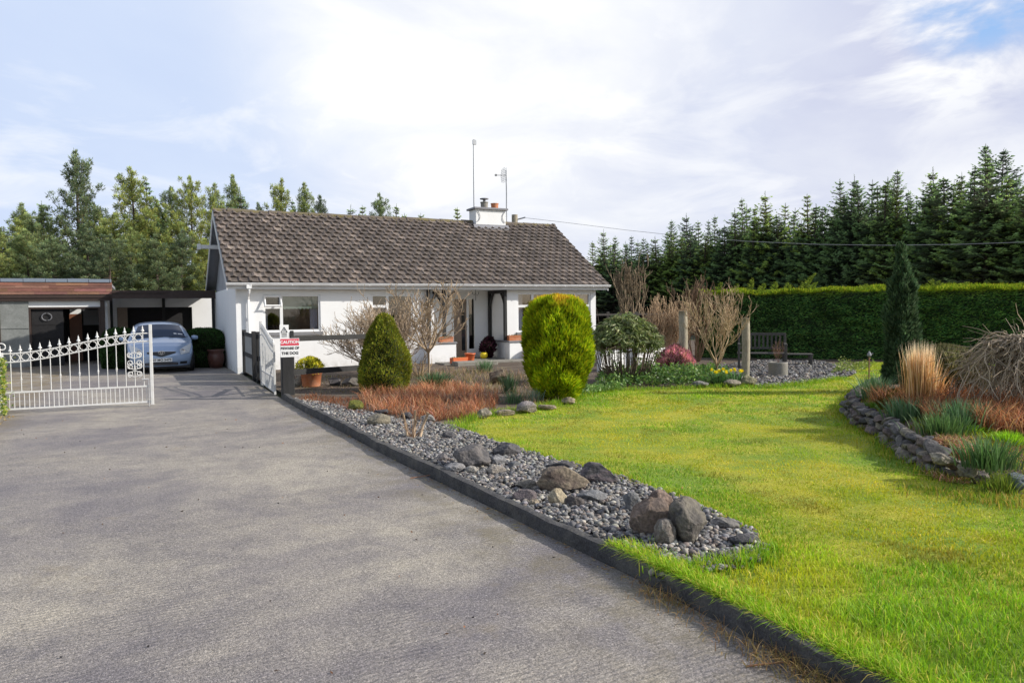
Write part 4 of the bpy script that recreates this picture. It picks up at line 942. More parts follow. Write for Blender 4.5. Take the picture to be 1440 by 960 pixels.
        i = np.arange(n-1)[:, None]*k; j = np.arange(k-1)[None]; m = MB(); m.add(np.array(V_), [np.stack([i+j, i+k+j, i+k+j+1, i+j+1], -1).reshape(-1, 4)])
        hl = m.build('headlight', MT['lens'], r, smooth=True)
        m = MB(); p = np.array([V_[i_*k+4] for i_ in (4,)])[0]; m.lathe([(0, .0), (.05, .005), (.062, .02)], 16); o = m.build('reflector', MT['chrome'], hl); o.location = p-np.array([.004, 0, .0]); o.rotation_euler = (0, PI/2, 0)
        front(.47*sy if sy > 0 else -.66, .66 if sy > 0 else -.47, lambda y: .255, lambda y: .325-.10*(.66-abs(y))*0, 'fog_lamp_recess', MT['black_plastic'], .012, r, 6, 4)
        # door mirror
        m = MB(); m.lathe([(0, -.075), (.05, -.07), (.075, -.03), (.08, .02), (.06, .065), (0, .08)], 14); o = m.build('door_mirror', MT['carpaint'], r, smooth=True)
        o.location = (-1.42, sy*.93, 1.0); o.rotation_euler = (PI/2*sy, 0, 0); o.scale = (.75, .95, 1.25)
        m = MB(); m.tube([(-1.42, sy*.78, .96), (-1.42, sy*.90, .985)], .03, 6); m.build('mirror_arm', MT['black_plastic'], r)
        m = MB(); m.tube([surf(1.1/Lg, sy*.99, .9)*[1, 1, 1]+[0, sy*.012, .0], surf(1.1/Lg, sy*.99, .3)+np.array([0, sy*.012, 0])], .004, 4); m.build('door_gap', MT['black_plastic'], body)
        m = MB(); m.box((-1.9, sy*.855, .82), (.2, .02, .03)); m.build('door_handle', MT['carpaint'], r)
        for x in (-.72, -3.18):
            m = MB(); pr = [(.17, -.085), (.25, -.09), (.285, -.07), (.295, -.03), (.295, .03), (.285, .07), (.25, .09), (.17, .085)]; m.lathe(pr, 28); m.build
            wl = m.build('wheel', MT['rubber'], r, smooth=True); wl.location = (x, sy*.755, .295); wl.rotation_euler = (PI/2, 0, 0)
            m = MB(); m.lathe([(0, .06), (.05, .065), (.10, .05), (.17, .07), (.185, .085)], 24)
            o = m.build('rim', MT['alloy'], wl, smooth=True); o.rotation_euler = (PI if sy > 0 else 0, 0, 0)
            m = MB(); m.lathe([(.0, 0), (.33, 0), (.33, .004)], 28); o = m.build('wheel_arch', MT['black_plastic'], body); o.location = (x, sy*.848 if x < -1 else sy*.83, .30); o.rotation_euler = (-sy*PI/2, 0, 0)
    m = MB(); m.b2(-3.5, -.25, -.72, .72, .14, .20); m.build('underbody', MT['black_plastic'], r)
    return r
make_car()
# ---------------------------------------------------------------- conifers
def spruce(seed, h=10., R=2.6, sparse=1.):
    """Sitka spruce of a plantation edge: straight stem, pointed top with upswept tips, drooping tiers, dead brown skirts below"""
    global rng
    keep = rng; rng = np.random.default_rng(seed); tr = MB(); cr = MB()
    tr.tube([(0, 0, -.1), (.03, .02, h*.4), (0, .03, h*.8), (0, 0, h)], [.15, .11, .045, .008], 7, (1, 1, 1))
    z = .06*h; P_, D_, L_, W_, C_ = [], [], [], [], []
    while z < h*.975:
        t = z/h; rad = min(R*(1-t)**.9, 1.75+.3*(1-t))*(1. if t > .25 else .65+1.4*t)*rng.uniform(.8, 1.15)+.04
        nb = int(rng.integers(6, 9)) if t < .72 else 5
        for b in range(nb):
            a = b/nb*2*PI+rng.uniform(-.35, .35); ln = rad*rng.uniform(.40, 1.38)
            up0 = .15+1.1*max(0, t-.6)/.4 if t > .4 else -.15+.6*(t-.1)
            n = max(3, int(ln/.10*sparse)); s = np.linspace(.08, 1, n); rr = s*ln
            droop = -.20*ln*s**1.4+(.24*ln*s**3)
            x, y, zz = np.cos(a)*rr, np.sin(a)*rr, z+rr*up0*.6+droop
            if t < .97: tr.tube(np.stack([x, y, zz], 1)[[0, n//2, n-1]], [.018*(1-t)+.006, .010, .004], 3, (.75, .66, .55), cap=False)
            for side in ((-1, 1, -1, 1, 0) if t < .72 else (-1, 1, 0)):
                sa = a+side*rng.uniform(.5, 1.1, n); ll = (.07+.26*(1-s)*min(1, ln)**1.3+.04)*rng.uniform(.7, 1.3, n)
                d = np.stack([np.cos(sa), np.sin(sa), rng.normal(-.20 if t < .7 else .15, .22, n)+(.3 if side == 0 else 0)], 1)
                P_.append(np.stack([x, y, zz], 1)+rng.normal(0, .03, (n, 3))); D_.append(d); L_.append(ll*1.3); W_.append(rng.uniform(.05, .10, n))
                live = np.clip((t-.15)/.28, 0, 1)*(.30+.70*s)
                tip = (s > .7)[:, None]
                c = np.array([.062, .108, .050])*(1-.4*rng.uniform(0, 1, (n, 1)))*(1+.85*tip)+np.array([.03, .028, -.004])*tip
                dead = np.array([.045, .036, .028])
                C_.append(c*live[:, None]+dead*(1-live[:, None]))
        z += rng.uniform(.16, .40)*(1-.25*t if t < .72 else 1.0)
    n = 26; s = np.linspace(.90, 1.0, n); P_.append(np.stack([0*s, 0*s, s*h], 1)); D_.append(unit(n)*[.6, .6, .3]+[0, 0, .9]); L_.append(np.linspace(.20, .09, n)); W_.append(np.full(n, .03)); C_.append(np.tile([.07, .11, .05], (n, 1)))
    cr.cards(np.concatenate(P_), np.concatenate(D_), np.concatenate(L_), np.concatenate(W_), np.concatenate(C_))
    rng = keep; return tr, cr
def pine(seed, h=10., R=2.2, base=.1, dense=1.):
    """lodgepole-like pine: irregular upswept limbs carrying brush-like clumps of needles"""
    global rng
    keep = rng; rng = np.random.default_rng(seed); tr = MB(); cr = MB(); C0, C1, CC = [], [], []
    bend = rng.normal(0, .10, 2)
    def stem(t): return np.array([bend[0]*math.sin(t*3), bend[1]*math.sin(t*4), t*h])
    tr.tube([stem(t) for t in np.linspace(-.01, 1, 10)], np.linspace(.19, .02, 10), 8)
    cols = [(.140, .190, .088), (.175, .21, .088), (.12, .18, .095), (.19, .215, .09)]
    def clump_(c0, r, n, ax, shade=1.):
        d = unit(n); pos = c0+d*r*rng.uniform(.1, 1., (n, 1))*[1., 1., 1.15]
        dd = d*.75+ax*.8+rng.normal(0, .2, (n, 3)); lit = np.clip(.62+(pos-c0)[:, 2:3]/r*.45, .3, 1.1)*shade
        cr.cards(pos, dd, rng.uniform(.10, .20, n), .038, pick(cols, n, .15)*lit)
    nl = int(84*dense)
    for i in range(nl):
        t = base+(.93-base)*(i+rng.uniform(-.4, .4))/nl; t = min(max(t, .03), .93); a = i*2.4+rng.uniform(-.6, .6)
        env = R*1.25*(1-t)**.72*(.75+.5*fbm(np.array([a*.8]), np.array([t*5.]), seed % 50)[0]); ln = env*rng.uniform(.55, 1.2)+.15
        rise = rng.uniform(.15, .55)+.45*t; q = stem(t); u = np.array([math.cos(a), math.sin(a), 0])
        pts = [q+u*ln*f+np.array([0, 0, ln*(rise*f**1.5-.12*math.sin(f*PI))]) for f in (0, .35, .7, 1)]
        tr.tube(pts, [.045*(1-t)+.014, .03*(1-t)+.01, .014, .007], 4, (.95, .85, .72), cap=False)
        m = max(2, int(ln/.30)+1)
        for k in range(m):
            f = min(.30+.70*(k+rng.uniform(.2, 1.))/m, 1.); j = min(int(f*3), 2); c0 = np.array(pts[j])+(np.array(pts[j+1])-np.array(pts[j]))*(f*3-j)
            side = np.array([-u[1], u[0], 0])*rng.normal(0, .24*ln*.6); c0 = c0+side+[0, 0, rng.uniform(-.03, .16)]
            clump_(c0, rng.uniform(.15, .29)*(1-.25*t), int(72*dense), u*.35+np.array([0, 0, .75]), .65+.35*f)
    for t in np.linspace(.82, .99, 8): clump_(stem(t)+rng.normal(0, .05, 3)*[1, 1, 0], .30-.16*(t-.82)/.17, 110, np.array([0, 0, 1.]))
    rng = keep; return tr, cr
def tree_root(name, trcr, label, cat, group, loc=(0, 0, 0)):
    r = empty(name, loc, 0, label, cat, group)
    trcr[0].build('trunk', MT['bark'], r); trcr[1].build('crown', MT['conifer'], r); return r
SP = [(10., tree_root('spruce_tree', spruce(100+i, 10., R), None, 'tree', None, (0, -900, 0))) for i, R in enumerate((2.7, 2.3, 3.0, 2.5, 2.1))]
PN = [(10., tree_root('pine_tree', pine(200+i, 10., R, b), None, 'tree', None, (0, -900, 0))) for i, (R, b) in enumerate(((2.1, .05), (2.5, .04), (1.8, .06), (2.7, .03)))]
used = set()
def plant(pool, idx, px, ptop, Y, label, group, wide=1.):
    """a tree whose top stands at the surveyed bearing (px, ptop), Y metres out"""
    h0, src = pool[idx % len(pool)]; q = at(px, ptop, Y)
    if (id(pool), idx % len(pool)) in used: o = copy_tree(src)
    else: o = src; used.add((id(pool), idx % len(pool)))
    k = q[2]/h0; o.location = (q[0], q[1], -.05); o.scale = (k*wide, k*wide, k); o.rotation_euler = (random.gauss(0, .018), random.gauss(0, .018), random.uniform(0, 6.28))
    o['label'] = label; o['category'] = 'tree'; o['group'] = group; return o
GS = 'spruces of the plantation behind the hedge'; GP = 'pines behind the garage and carport'; GB = 'treetops showing over the bungalow roof'
tops = [(847, 322, 60, 0), (887, 331, 61, 1), (904, 333, 58, 3), (947, 309, 57, 2), (968, 299, 55, 0), (994, 309, 54, 1), (1006, 301, 53, 4), (1044, 277, 52, 1), (1062, 289, 51, 4), (1083, 268, 50, 0), (1116, 292, 49, 3), (1141, 272, 48, 1), (1157, 290, 47, 2), (1186, 252, 46.5, 3), (1203, 246, 45, 0), (1252, 239, 43.5, 2), (1276, 266, 43, 4), (1318, 233, 42, 0), (1352, 241, 41, 3), (1390, 201, 40, 2), (1428, 246, 39, 0), (1462, 226, 38, 1), (1510, 236, 37, 3), (1560, 210, 36, 2), (1620, 240, 35, 0), (1690, 215, 34, 1)]
lab = {0: 'small pale spruce beside the right end of the bungalow roof', 7: 'slender pointed spruce rising above the bare shrubs at the hedge end', 9: 'thin spired spruce where the plantation skyline steps up', 14: 'broad twin peaked spruce above the long clipped hedge', 15: 'bushy topped spruce standing clear left of the columnar yew', 17: 'sharp peaked spruce directly above and right of the columnar yew', 19: 'tallest spruce of all, towering over the plantation at the right'}
for i, (x, y, Y, k) in enumerate(tops):
    plant(SP, k, x, y, Y, lab.get(i, 'dark spruce in the close ranks of the plantation edge'), GS, random.uniform(.85, 1.15))
# ranks behind and between
x = 838
while x < 1720:
    Y = np.interp(x, [840, 1440, 1720], [60, 38.5, 33]); s = np.interp(x, [t[0] for t in tops], [t[1] for t in tops])
    plant(SP, random.randrange(5), x+random.uniform(-6, 6), s+random.uniform(10, 26), Y-random.uniform(1.2, 2.4), 'lower spruce filling the front rank of the plantation', GS, random.uniform(1.0, 1.5))
    plant(SP, random.randrange(5), x+14+random.uniform(-8, 8), s+random.uniform(5, 22), Y+random.uniform(2.5, 5), 'spruce half hidden in the second rank of the plantation', GS, random.uniform(1.0, 1.45))
    x += 23*38/Y
x = 850
while x < 1700:
    Y = np.interp(x, [840, 1440, 1720], [60, 38.5, 33]); s = np.interp(x, [t[0] for t in tops], [t[1] for t in tops])
    plant(SP, random.randrange(5), x, s+random.uniform(25, 60), Y+random.uniform(7, 10), 'spruce deep in the dark third rank of the plantation', GS, 1.2); x += 40*38/Y
pines = [(105, 212, 37, 0, 'tall spire topped pine, highest of the trees above the garage', .85), (180, 236, 39, 1, 'broad feathery pine right of the spire topped pine', .9), (57, 290, 36, 3, 'rounded pine left of the spire topped pine', .9), (20, 285, 41, 2, 'pine at the far left edge of the treeline', 1), (268, 247, 37, 3, 'dense deep green pine beside the bungalow gable', .75), (237, 262, 40, 0, 'narrow pine between the feathery pine and the gable pine', .8), (292, 258, 41, 2, 'pine with its top just left of the roof ridge end', .8)]
for x, y, Y, k, lb, wd in pines: plant(PN, k, x, y, Y, lb, GP, wd)
plant(SP, 1, 210, 252, 42, 'brownish spruce peeping between two pines above the garage', GP, 1.1)
plant(SP, 3, 25, 300, 44, 'spruce leader showing over the pines at far left', GP, 1.1); plant(SP, 4, 66, 282, 45, 'spruce leader just left of the spire topped pine', GP, 1.1)
for x, y, Y, k in [(-15, 318, 32, 0), (30, 322, 33.5, 1), (75, 335, 32.5, 3), (118, 316, 33.5, 2), (150, 330, 32, 3), (188, 320, 34, 1), (222, 330, 33, 0), (255, 322, 34, 2), (290, 335, 35, 1), (-60, 300, 36, 2), (-110, 280, 37, 0)]:
    plant(PN, k, x, y, Y, 'low bushy pine in the front rank above the garage roof', GP, random.uniform(1.1, 1.35))
for x, y, Y, k in [(40, 300, 40, 1), (135, 285, 43, 0), (215, 280, 44, 2), (160, 300, 37, 3), (0, 320, 39, 3), (-40, 270, 42, 1)]: plant(PN, k, x, y, Y, 'pine in the middle rank behind the garage', GP, 1.15)
for x, y, Y, k, pool, lb in [(332, 247, 44, 2, PN, 'pine with round top above the left part of the ridge'), (388, 252, 46, 0, PN, 'wide pine top above the ridge, second from the left gable'), (432, 257, 47, 2, PN, 'twin stemmed pine top above the ridge left of centre'), (455, 275, 48, 2, PN, 'small pine top stepping down along the ridge'), (538, 271, 52, 0, PN, 'lone dark pine top above the middle of the ridge'),
     (487, 287, 50, 0, SP, 'faint spruce tip left of the lone dark pine top'), (507, 288, 51, 1, SP, 'spruce tip beside the lone dark pine top'), (553, 287, 52, 4, SP, 'thin spruce tip right of the lone dark pine top'), (567, 299, 55, 3, SP, 'barely visible spruce tip over mid ridge'), (588, 298, 55, 3, SP, 'tiny spruce tip half way to the chimney'), (643, 291, 54, 1, SP, 'small spruce tip just left of the aerial mast'), (345, 268, 43, 0, SP, 'spruce between the first two pine tops over the ridge'), (312, 285, 41, 1, PN, 'low pine peeking over the left end of the ridge'), (410, 280, 49, 1, SP, 'low spruce between pine tops over the ridge'), (365, 285, 45, 1, PN, 'low pine between pine tops over the ridge')]:
    plant(pool, k, x, y, Y, lb, GB, 1.0 if pool is SP else .75)
for pool in (SP, PN):                                           # prototypes that found no place
    for i, (h, o) in enumerate(pool):
        if (id(pool), i) not in used: raise RuntimeError('unused prototype')

# ---------------------------------------------------------------- bare shrubs and small trees
def branches(mb, p, d, ln, r, depth, spread=.5, up=.12, kids=(2, 4), wig=.12, col=(1, 1, 1), shrink=.68, k=4, rmin=.0025, colv=.15, curve=None):
    n = 4; pts = [np.array(p, float)]; d = np.array(d, float); d /= np.linalg.norm(d)
    for i in range(n):
        d = d+rng.normal(0, wig, 3)+np.array([0, 0, up*.4]); d /= np.linalg.norm(d); pts.append(pts[-1]+d*ln/n)
    r1 = max(r*.62, rmin); c = np.array(col)*rng.uniform(1-colv, 1+colv)
    mb.tube(pts, np.linspace(r, r1, n+1), k if depth > 0 else 3, c, cap=False)
    if depth <= 0: return
    for q in range(rng.integers(kids[0], kids[1]+1)):
        f = rng.uniform(.35, 1.) if q else 1.; j = min(int(f*n), n); b = pts[j]
        dd = d+rng.normal(0, spread, 3); dd[2] += up
        branches(mb, b, dd, ln*shrink*rng.uniform(.75, 1.2), max(r1*rng.uniform(.6, .9), rmin), depth-1, spread, up, kids, wig, col, shrink, k, rmin, colv)
def fit(mb, w, h, zmin=None):
    v = np.concatenate(mb.v); s = max(np.ptp(v[:, 0]), np.ptp(v[:, 1])); hz = v[:, 2].max()
    sc_ = np.array([w/s, w/s, h/hz]); mb.v = [q*sc_ for q in mb.v]; return mb
def shrub(name, loc, w, h, stems, depth, label, cat='shrub', col=(1, 1, 1), r=.014, lean=.55, spread=.45, kids=(2, 4), up=.15, part='twigs', root_spread=.08, mat='twig', rmin=.0025, group=None, wig=.12):
    r_ = empty(name, loc, random.uniform(0, 6), label, cat, group); mb = MB()
    for i in range(stems):
        a = i/stems*2*PI+rng.uniform(-.4, .4); l = lean*rng.uniform(.3, 1.2)
        branches(mb, (math.cos(a)*root_spread*rng.uniform(.2, 1), math.sin(a)*root_spread*rng.uniform(.2, 1), 0), (math.cos(a)*l, math.sin(a)*l, 1), .5, r*rng.uniform(.7, 1.1), depth, spread, up, kids, wig, col, rmin=rmin)
    fit(mb, w, h).build(part, MT[mat], r_); return r_
def small_tree(name, loc, w, h, trunk_h, label, col=(1, 1, 1), r=.035, limbs=6, depth=4, lean=.8, kids=(2, 3), cat='tree', spread=.42, flat=1., up=.16, k=5, rmin=.004):
    r_ = empty(name, loc, 0, label, cat); t = MB(); t.tube([(0, 0, -.03), (.01, .005, trunk_h*.5), (0, .0, trunk_h)], [r*1.2, r, r*.95], 8, np.array(col)*.85); t.build('trunk', MT['twig'], r_, smooth=True)
    mb = MB()
    for i in range(limbs):
        a = i/limbs*2*PI+rng.uniform(-.3, .3); l = lean*rng.uniform(.5, 1.15)
        branches(mb, (0, 0, 0), (math.cos(a)*l, math.sin(a)*l*flat, 1), .5, r*.62, depth, spread, up, kids, .15, col, k=k, rmin=rmin)
    v = np.concatenate(mb.v); s = max(np.ptp(v[:, 0]), np.ptp(v[:, 1])/max(flat, .01)*flat); sc_ = np.array([w/s, w/s, (h-trunk_h)/v[:, 2].max()]); mb.v = [q*sc_+[0, 0, trunk_h] for q in mb.v]
    mb.build('crown', MT['twig'], r_); return r_
b = G(603, 532, GZ); small_tree('bare_tree', b, 2.75, 2.4, .62, 'leafless small tree with a single trunk in front of the porch', (1.0, .90, .76), .026, 8, 5, 1.2, (2, 3), rmin=.0042)
b = G(538, 528, GZ); shrub('bare_shrub', b, 3.7, 2.4, 30, 4, 'wide pale leafless shrub behind the cone topiary against the white wall', col=(1.1, 1.02, .92), lean=.85, kids=(2, 4), r=.011, rmin=.0030)
b = G(590, 530, GZ); shrub('woody_stump', b, .8, .75, 9, 2, 'old gnarled leaning stems at the foot of the leafless tree', 'shrub', col=(1.0, .88, .66), r=.03, lean=.9, spread=.5, kids=(1, 3))
b = G(1008, 537, GZ); small_tree('bare_fan_tree', b, 1.75, 2.25, .34, 'pale fan shaped leafless tree between the two wooden posts', (1.3, 1.15, .92), .022, 9, 5, .85, (2, 3), up=.24, rmin=.0034, spread=.36)
b = G(935, 512, GZ); shrub('bare_shrub', b, 2.3, 2.05, 24, 4, 'reddish brown leafless shrub left of the hedge end', col=(1.1, .93, .74), lean=.6, kids=(2, 4), r=.009, up=.3, rmin=.0036)
b = G(978, 508, GZ); shrub('bare_shrub', b, 1.8, 2.7, 12, 4, 'tall thin twigged shrub poking over the hedge end', col=(.55, .42, .32), lean=.5, kids=(2, 3), r=.013, up=.4, rmin=.0045)
q = at(885, 440, 42); shrub('bare_tree', (q[0], q[1], 0), 2.9, 5.0, 6, 5, 'bare grey brown tree in front of the spruces near the bungalow', 'tree', col=(.62, .56, .46), lean=.4, spread=.42, kids=(2, 3), r=.04, up=.25, rmin=.0065)
b = G(580, 617, GZ); r_ = shrub('pruned_stump', b, .50, .40, 11, 1, 'hard pruned shrub stump with pale cut stems in the gravel', 'shrub', col=(.85, .62, .45), r=.011, lean=.55, spread=.35, kids=(1, 2), root_spread=.05)
m = MB()
for dx, ln_, hh in ((.02, .02, .36), (-.055, -.06, .33), (.085, .12, .33), (.0, .05, .24)): m.tube([(dx, 0, -.02), (dx+ln_*.4, .01, hh*.5), (dx+ln_, 0, hh)], [.020, .017, .015], 7, (1.35, 1.2, 1.05))
m.build('cut_stem', MT['twig'], r_, smooth=True); r_.rotation_euler = (0, 0, 0)

# weeping tree on the right bed
BZ = .40
def weeping(loc, w, h, label):
    r_ = empty('weeping_tree', loc, 0, label, 'tree'); t = MB(); t.tube([(0, 0, -.1), (.03, .0, h*.4), (0, .02, h*.86)], [.05, .042, .035], 8, (.8, .75, .7)); t.build('trunk', MT['twig'], r_, smooth=True); mb = MB()
    for i in range(190):
        a = rng.uniform(0, 2*PI); R_ = w/2*rng.uniform(.18, 1.08); h0 = h*rng.uniform(.80, .9); top = h*rng.uniform(.9, 1.04); n = 12; s = np.linspace(0, 1, n)
        rad = R_*s**.8; z = h*.86+h*.13*np.sin(np.minimum(s*3.4, PI)*1.)-h*.86*rng.uniform(.5, 1.)*s**1.9
        wob = np.cumsum(rng.normal(0, .030, (n, 2)), 0); az = a+np.cumsum(rng.normal(0, .16, n)); z = z+np.cumsum(rng.normal(0, .018, n)); P = np.stack([np.cos(az)*rad+wob[:, 0], np.sin(az)*rad+wob[:, 1], np.maximum(z, .05)], 1); c = np.array([1.08, 1.04, .98])*rng.uniform(.45, 1.35)
        mb.tube(P, np.linspace(.013, .004, n)*rng.uniform(.45, 1.15), 4, c, cap=False)
        for _ in range(5):
            j = rng.integers(2, n-2); m = 5; ss = np.linspace(0, 1, m)[:, None]; d = rng.normal(0, .14, 3)+[np.cos(a)*.12, np.sin(a)*.12, -.18]
            mb.tube(P[j]+d*ss*1.3+np.cumsum(rng.normal(0, .022, (m, 3)), 0), np.linspace(.006, .0025, m), 3, c*.9, cap=False)
    mb.build('crown', MT['twig'], r_)
b = G(1442, 580, BZ); weeping(b, 1.35, .95, 'leafless weeping tree with arching grey branches on the raised bed')

# ---------------------------------------------------------------- clipped and rounded evergreens
def dense_bush(name, loc, prof, n, cols, label, cat='shrub', L=(.05, .09), W=.02, outw=.7, upw=.6, top_cols=None, lump=.06, mat='leaf', core=.93, sx=1., group=None, trunk=True, core_mat='core', part='foliage'):
    """prof: (height, radius) outline; needle sprays all over it"""
    r_ = empty(name, loc, 0, label, cat, group); pz = np.array([p[0] for p in prof]); pr = np.array([p[1] for p in prof])
    wgt = np.interp(np.linspace(pz[0], pz[-1], 400), pz, pr)+.05; zs = np.linspace(pz[0], pz[-1], 400)
    sl = np.hypot(np.gradient(wgt), np.gradient(zs)); cdf = np.cumsum(wgt*sl); cdf /= cdf[-1]
    z = np.interp(rng.uniform(0, 1, n), cdf, zs); a = rng.uniform(0, 2*PI, n); R_ = np.interp(z, pz, pr)
    lm = fbm(a*R_.max()*3.2+7, z*4.2, 31, 3); lm2 = fbm(np.cos(a)*3+9, np.sin(a)*3+z*5, 33, 3); Rj = R_*(1+lump*3.6*(lm2-.5))-rng.exponential(.024, n)+lump*1.3*(lm-.5)
    dr = np.interp(z+.01, pz, pr)-np.interp(z-.01, pz, pr); nz = -dr/.02; nn = np.stack([np.cos(a), np.sin(a), nz], 1); nn /= np.linalg.norm(nn, axis=1)[:, None]
    P = np.stack([np.cos(a)*Rj*sx, np.sin(a)*Rj, z], 1); D = nn*outw+unit(n)*.55+np.array([0, 0, upw])
    col = pick(cols, n, .16)*(.42+1.15*np.clip(lm2*1.6-.3, 0, 1))[:, None]
    if top_cols is not None:
        f = np.clip((z-pz[-1]*.88)/(pz[-1]*.10), 0, 1)*(lm > .42); tc_ = pick(top_cols, n, .15); col = col*(1-f[:, None])+tc_*f[:, None]
    c = MB(); kk = 22; c.lathe([(max(r*core-.03, .001), z_) for z_, r in prof], 24)
    c.v = [q*[sx, 1, 1] for q in c.v]; c.build('dark_core', MT[core_mat], r_, smooth=True)  # solid dark fill, shade between the sprays put into its colour
    m = MB(); m.cards(P, D, rng.uniform(L[0], L[1], n), W, col); m.build(part, MT[mat], r_)
    if trunk: t = MB(); t.tube([(0, 0, -.05), (0, 0, max(pz[0], .05)+.15)], .05, 8); t.build('trunk', MT['bark'], r_)
    return r_
# cone topiary: base bearing (541,548)
b = G(541, 549, GZ); D_ = b[1]; s = D_/FP
H = 108*s; R = 37*s
dense_bush('cone_topiary', b, [(0, R*.80), (H*.10, R*.96), (H*.25, R), (H*.45, R*.88), (H*.65, R*.70), (H*.80, R*.50), (H*.91, R*.32), (H*.97, R*.18), (H*.99, .02)], 15000,
           [(.155, .18, .024), (.19, .20, .028), (.11, .14, .020), (.22, .21, .034)], 'cone shaped dark olive dwarf conifer beside the rail fence', L=(.035, .075), W=.02, lump=.085)
b = G(784, 562, GZ); s = b[1]/FP; H = 142*s; R = 47*s
dense_bush('golden_conifer', b, [(0, R*.42), (H*.07, R*.62), (H*.18, R*.84), (H*.34, R*.98), (H*.55, R), (H*.74, R*.95), (H*.87, R*.86), (H*.94, R*.72), (H*.98, R*.50), (H*1.0, .03)], 30000,
           [(.21, .28, .012), (.28, .33, .012), (.15, .22, .012), (.34, .36, .015)], 'large rounded golden yellow conifer in front of the right window', L=(.06, .13), W=.022, upw=1.1, top_cols=[(.50, .30, .03), (.45, .24, .04), (.48, .40, .03)], lump=.065)
# columnar yew
b = G(1266, 552, GZ); s = b[1]/FP; H = 207*s; R = 25*s
dense_bush('columnar_yew', b, [(0, R*.75), (H*.2, R*.80), (H*.4, R*.77), (H*.59, R*.64), (H*.735, R*.48), (H*.83, R*.32), (H*.93, R*.13), (H, .01)], 20000,
           [(.045, .080, .042), (.065, .105, .055), (.035, .06, .03), (.09, .135, .075)], 'tall narrow dark columnar yew in front of the hedge', 'tree', L=(.06, .13), W=.03, upw=1.1, lump=.15)
# low hedges by the carport
for (x0, x1, y, hh, lb) in ((148, 190, 519, 1.22, 'dark clipped bush behind the gate left of the parked car'), (263, 315, 517, 1.18, 'dark clipped bush between the parked car and the white side wall')):
    b = G((x0+x1)/2, y, 0)+np.array([-.25, .5, 0]); R = wpx(x0, x1, b[1])/2*1.12
    dense_bush('clipped_bush', b, [(0, R*.9), (hh*.3, R), (hh*.75, R*.98), (hh*.92, R*.8), (hh, R*.3)], 9000, [(.03, .065, .022), (.04, .08, .025), (.025, .05, .018)], lb, L=(.05, .09), W=.03, lump=.05, group='dark clipped bushes by the carport')

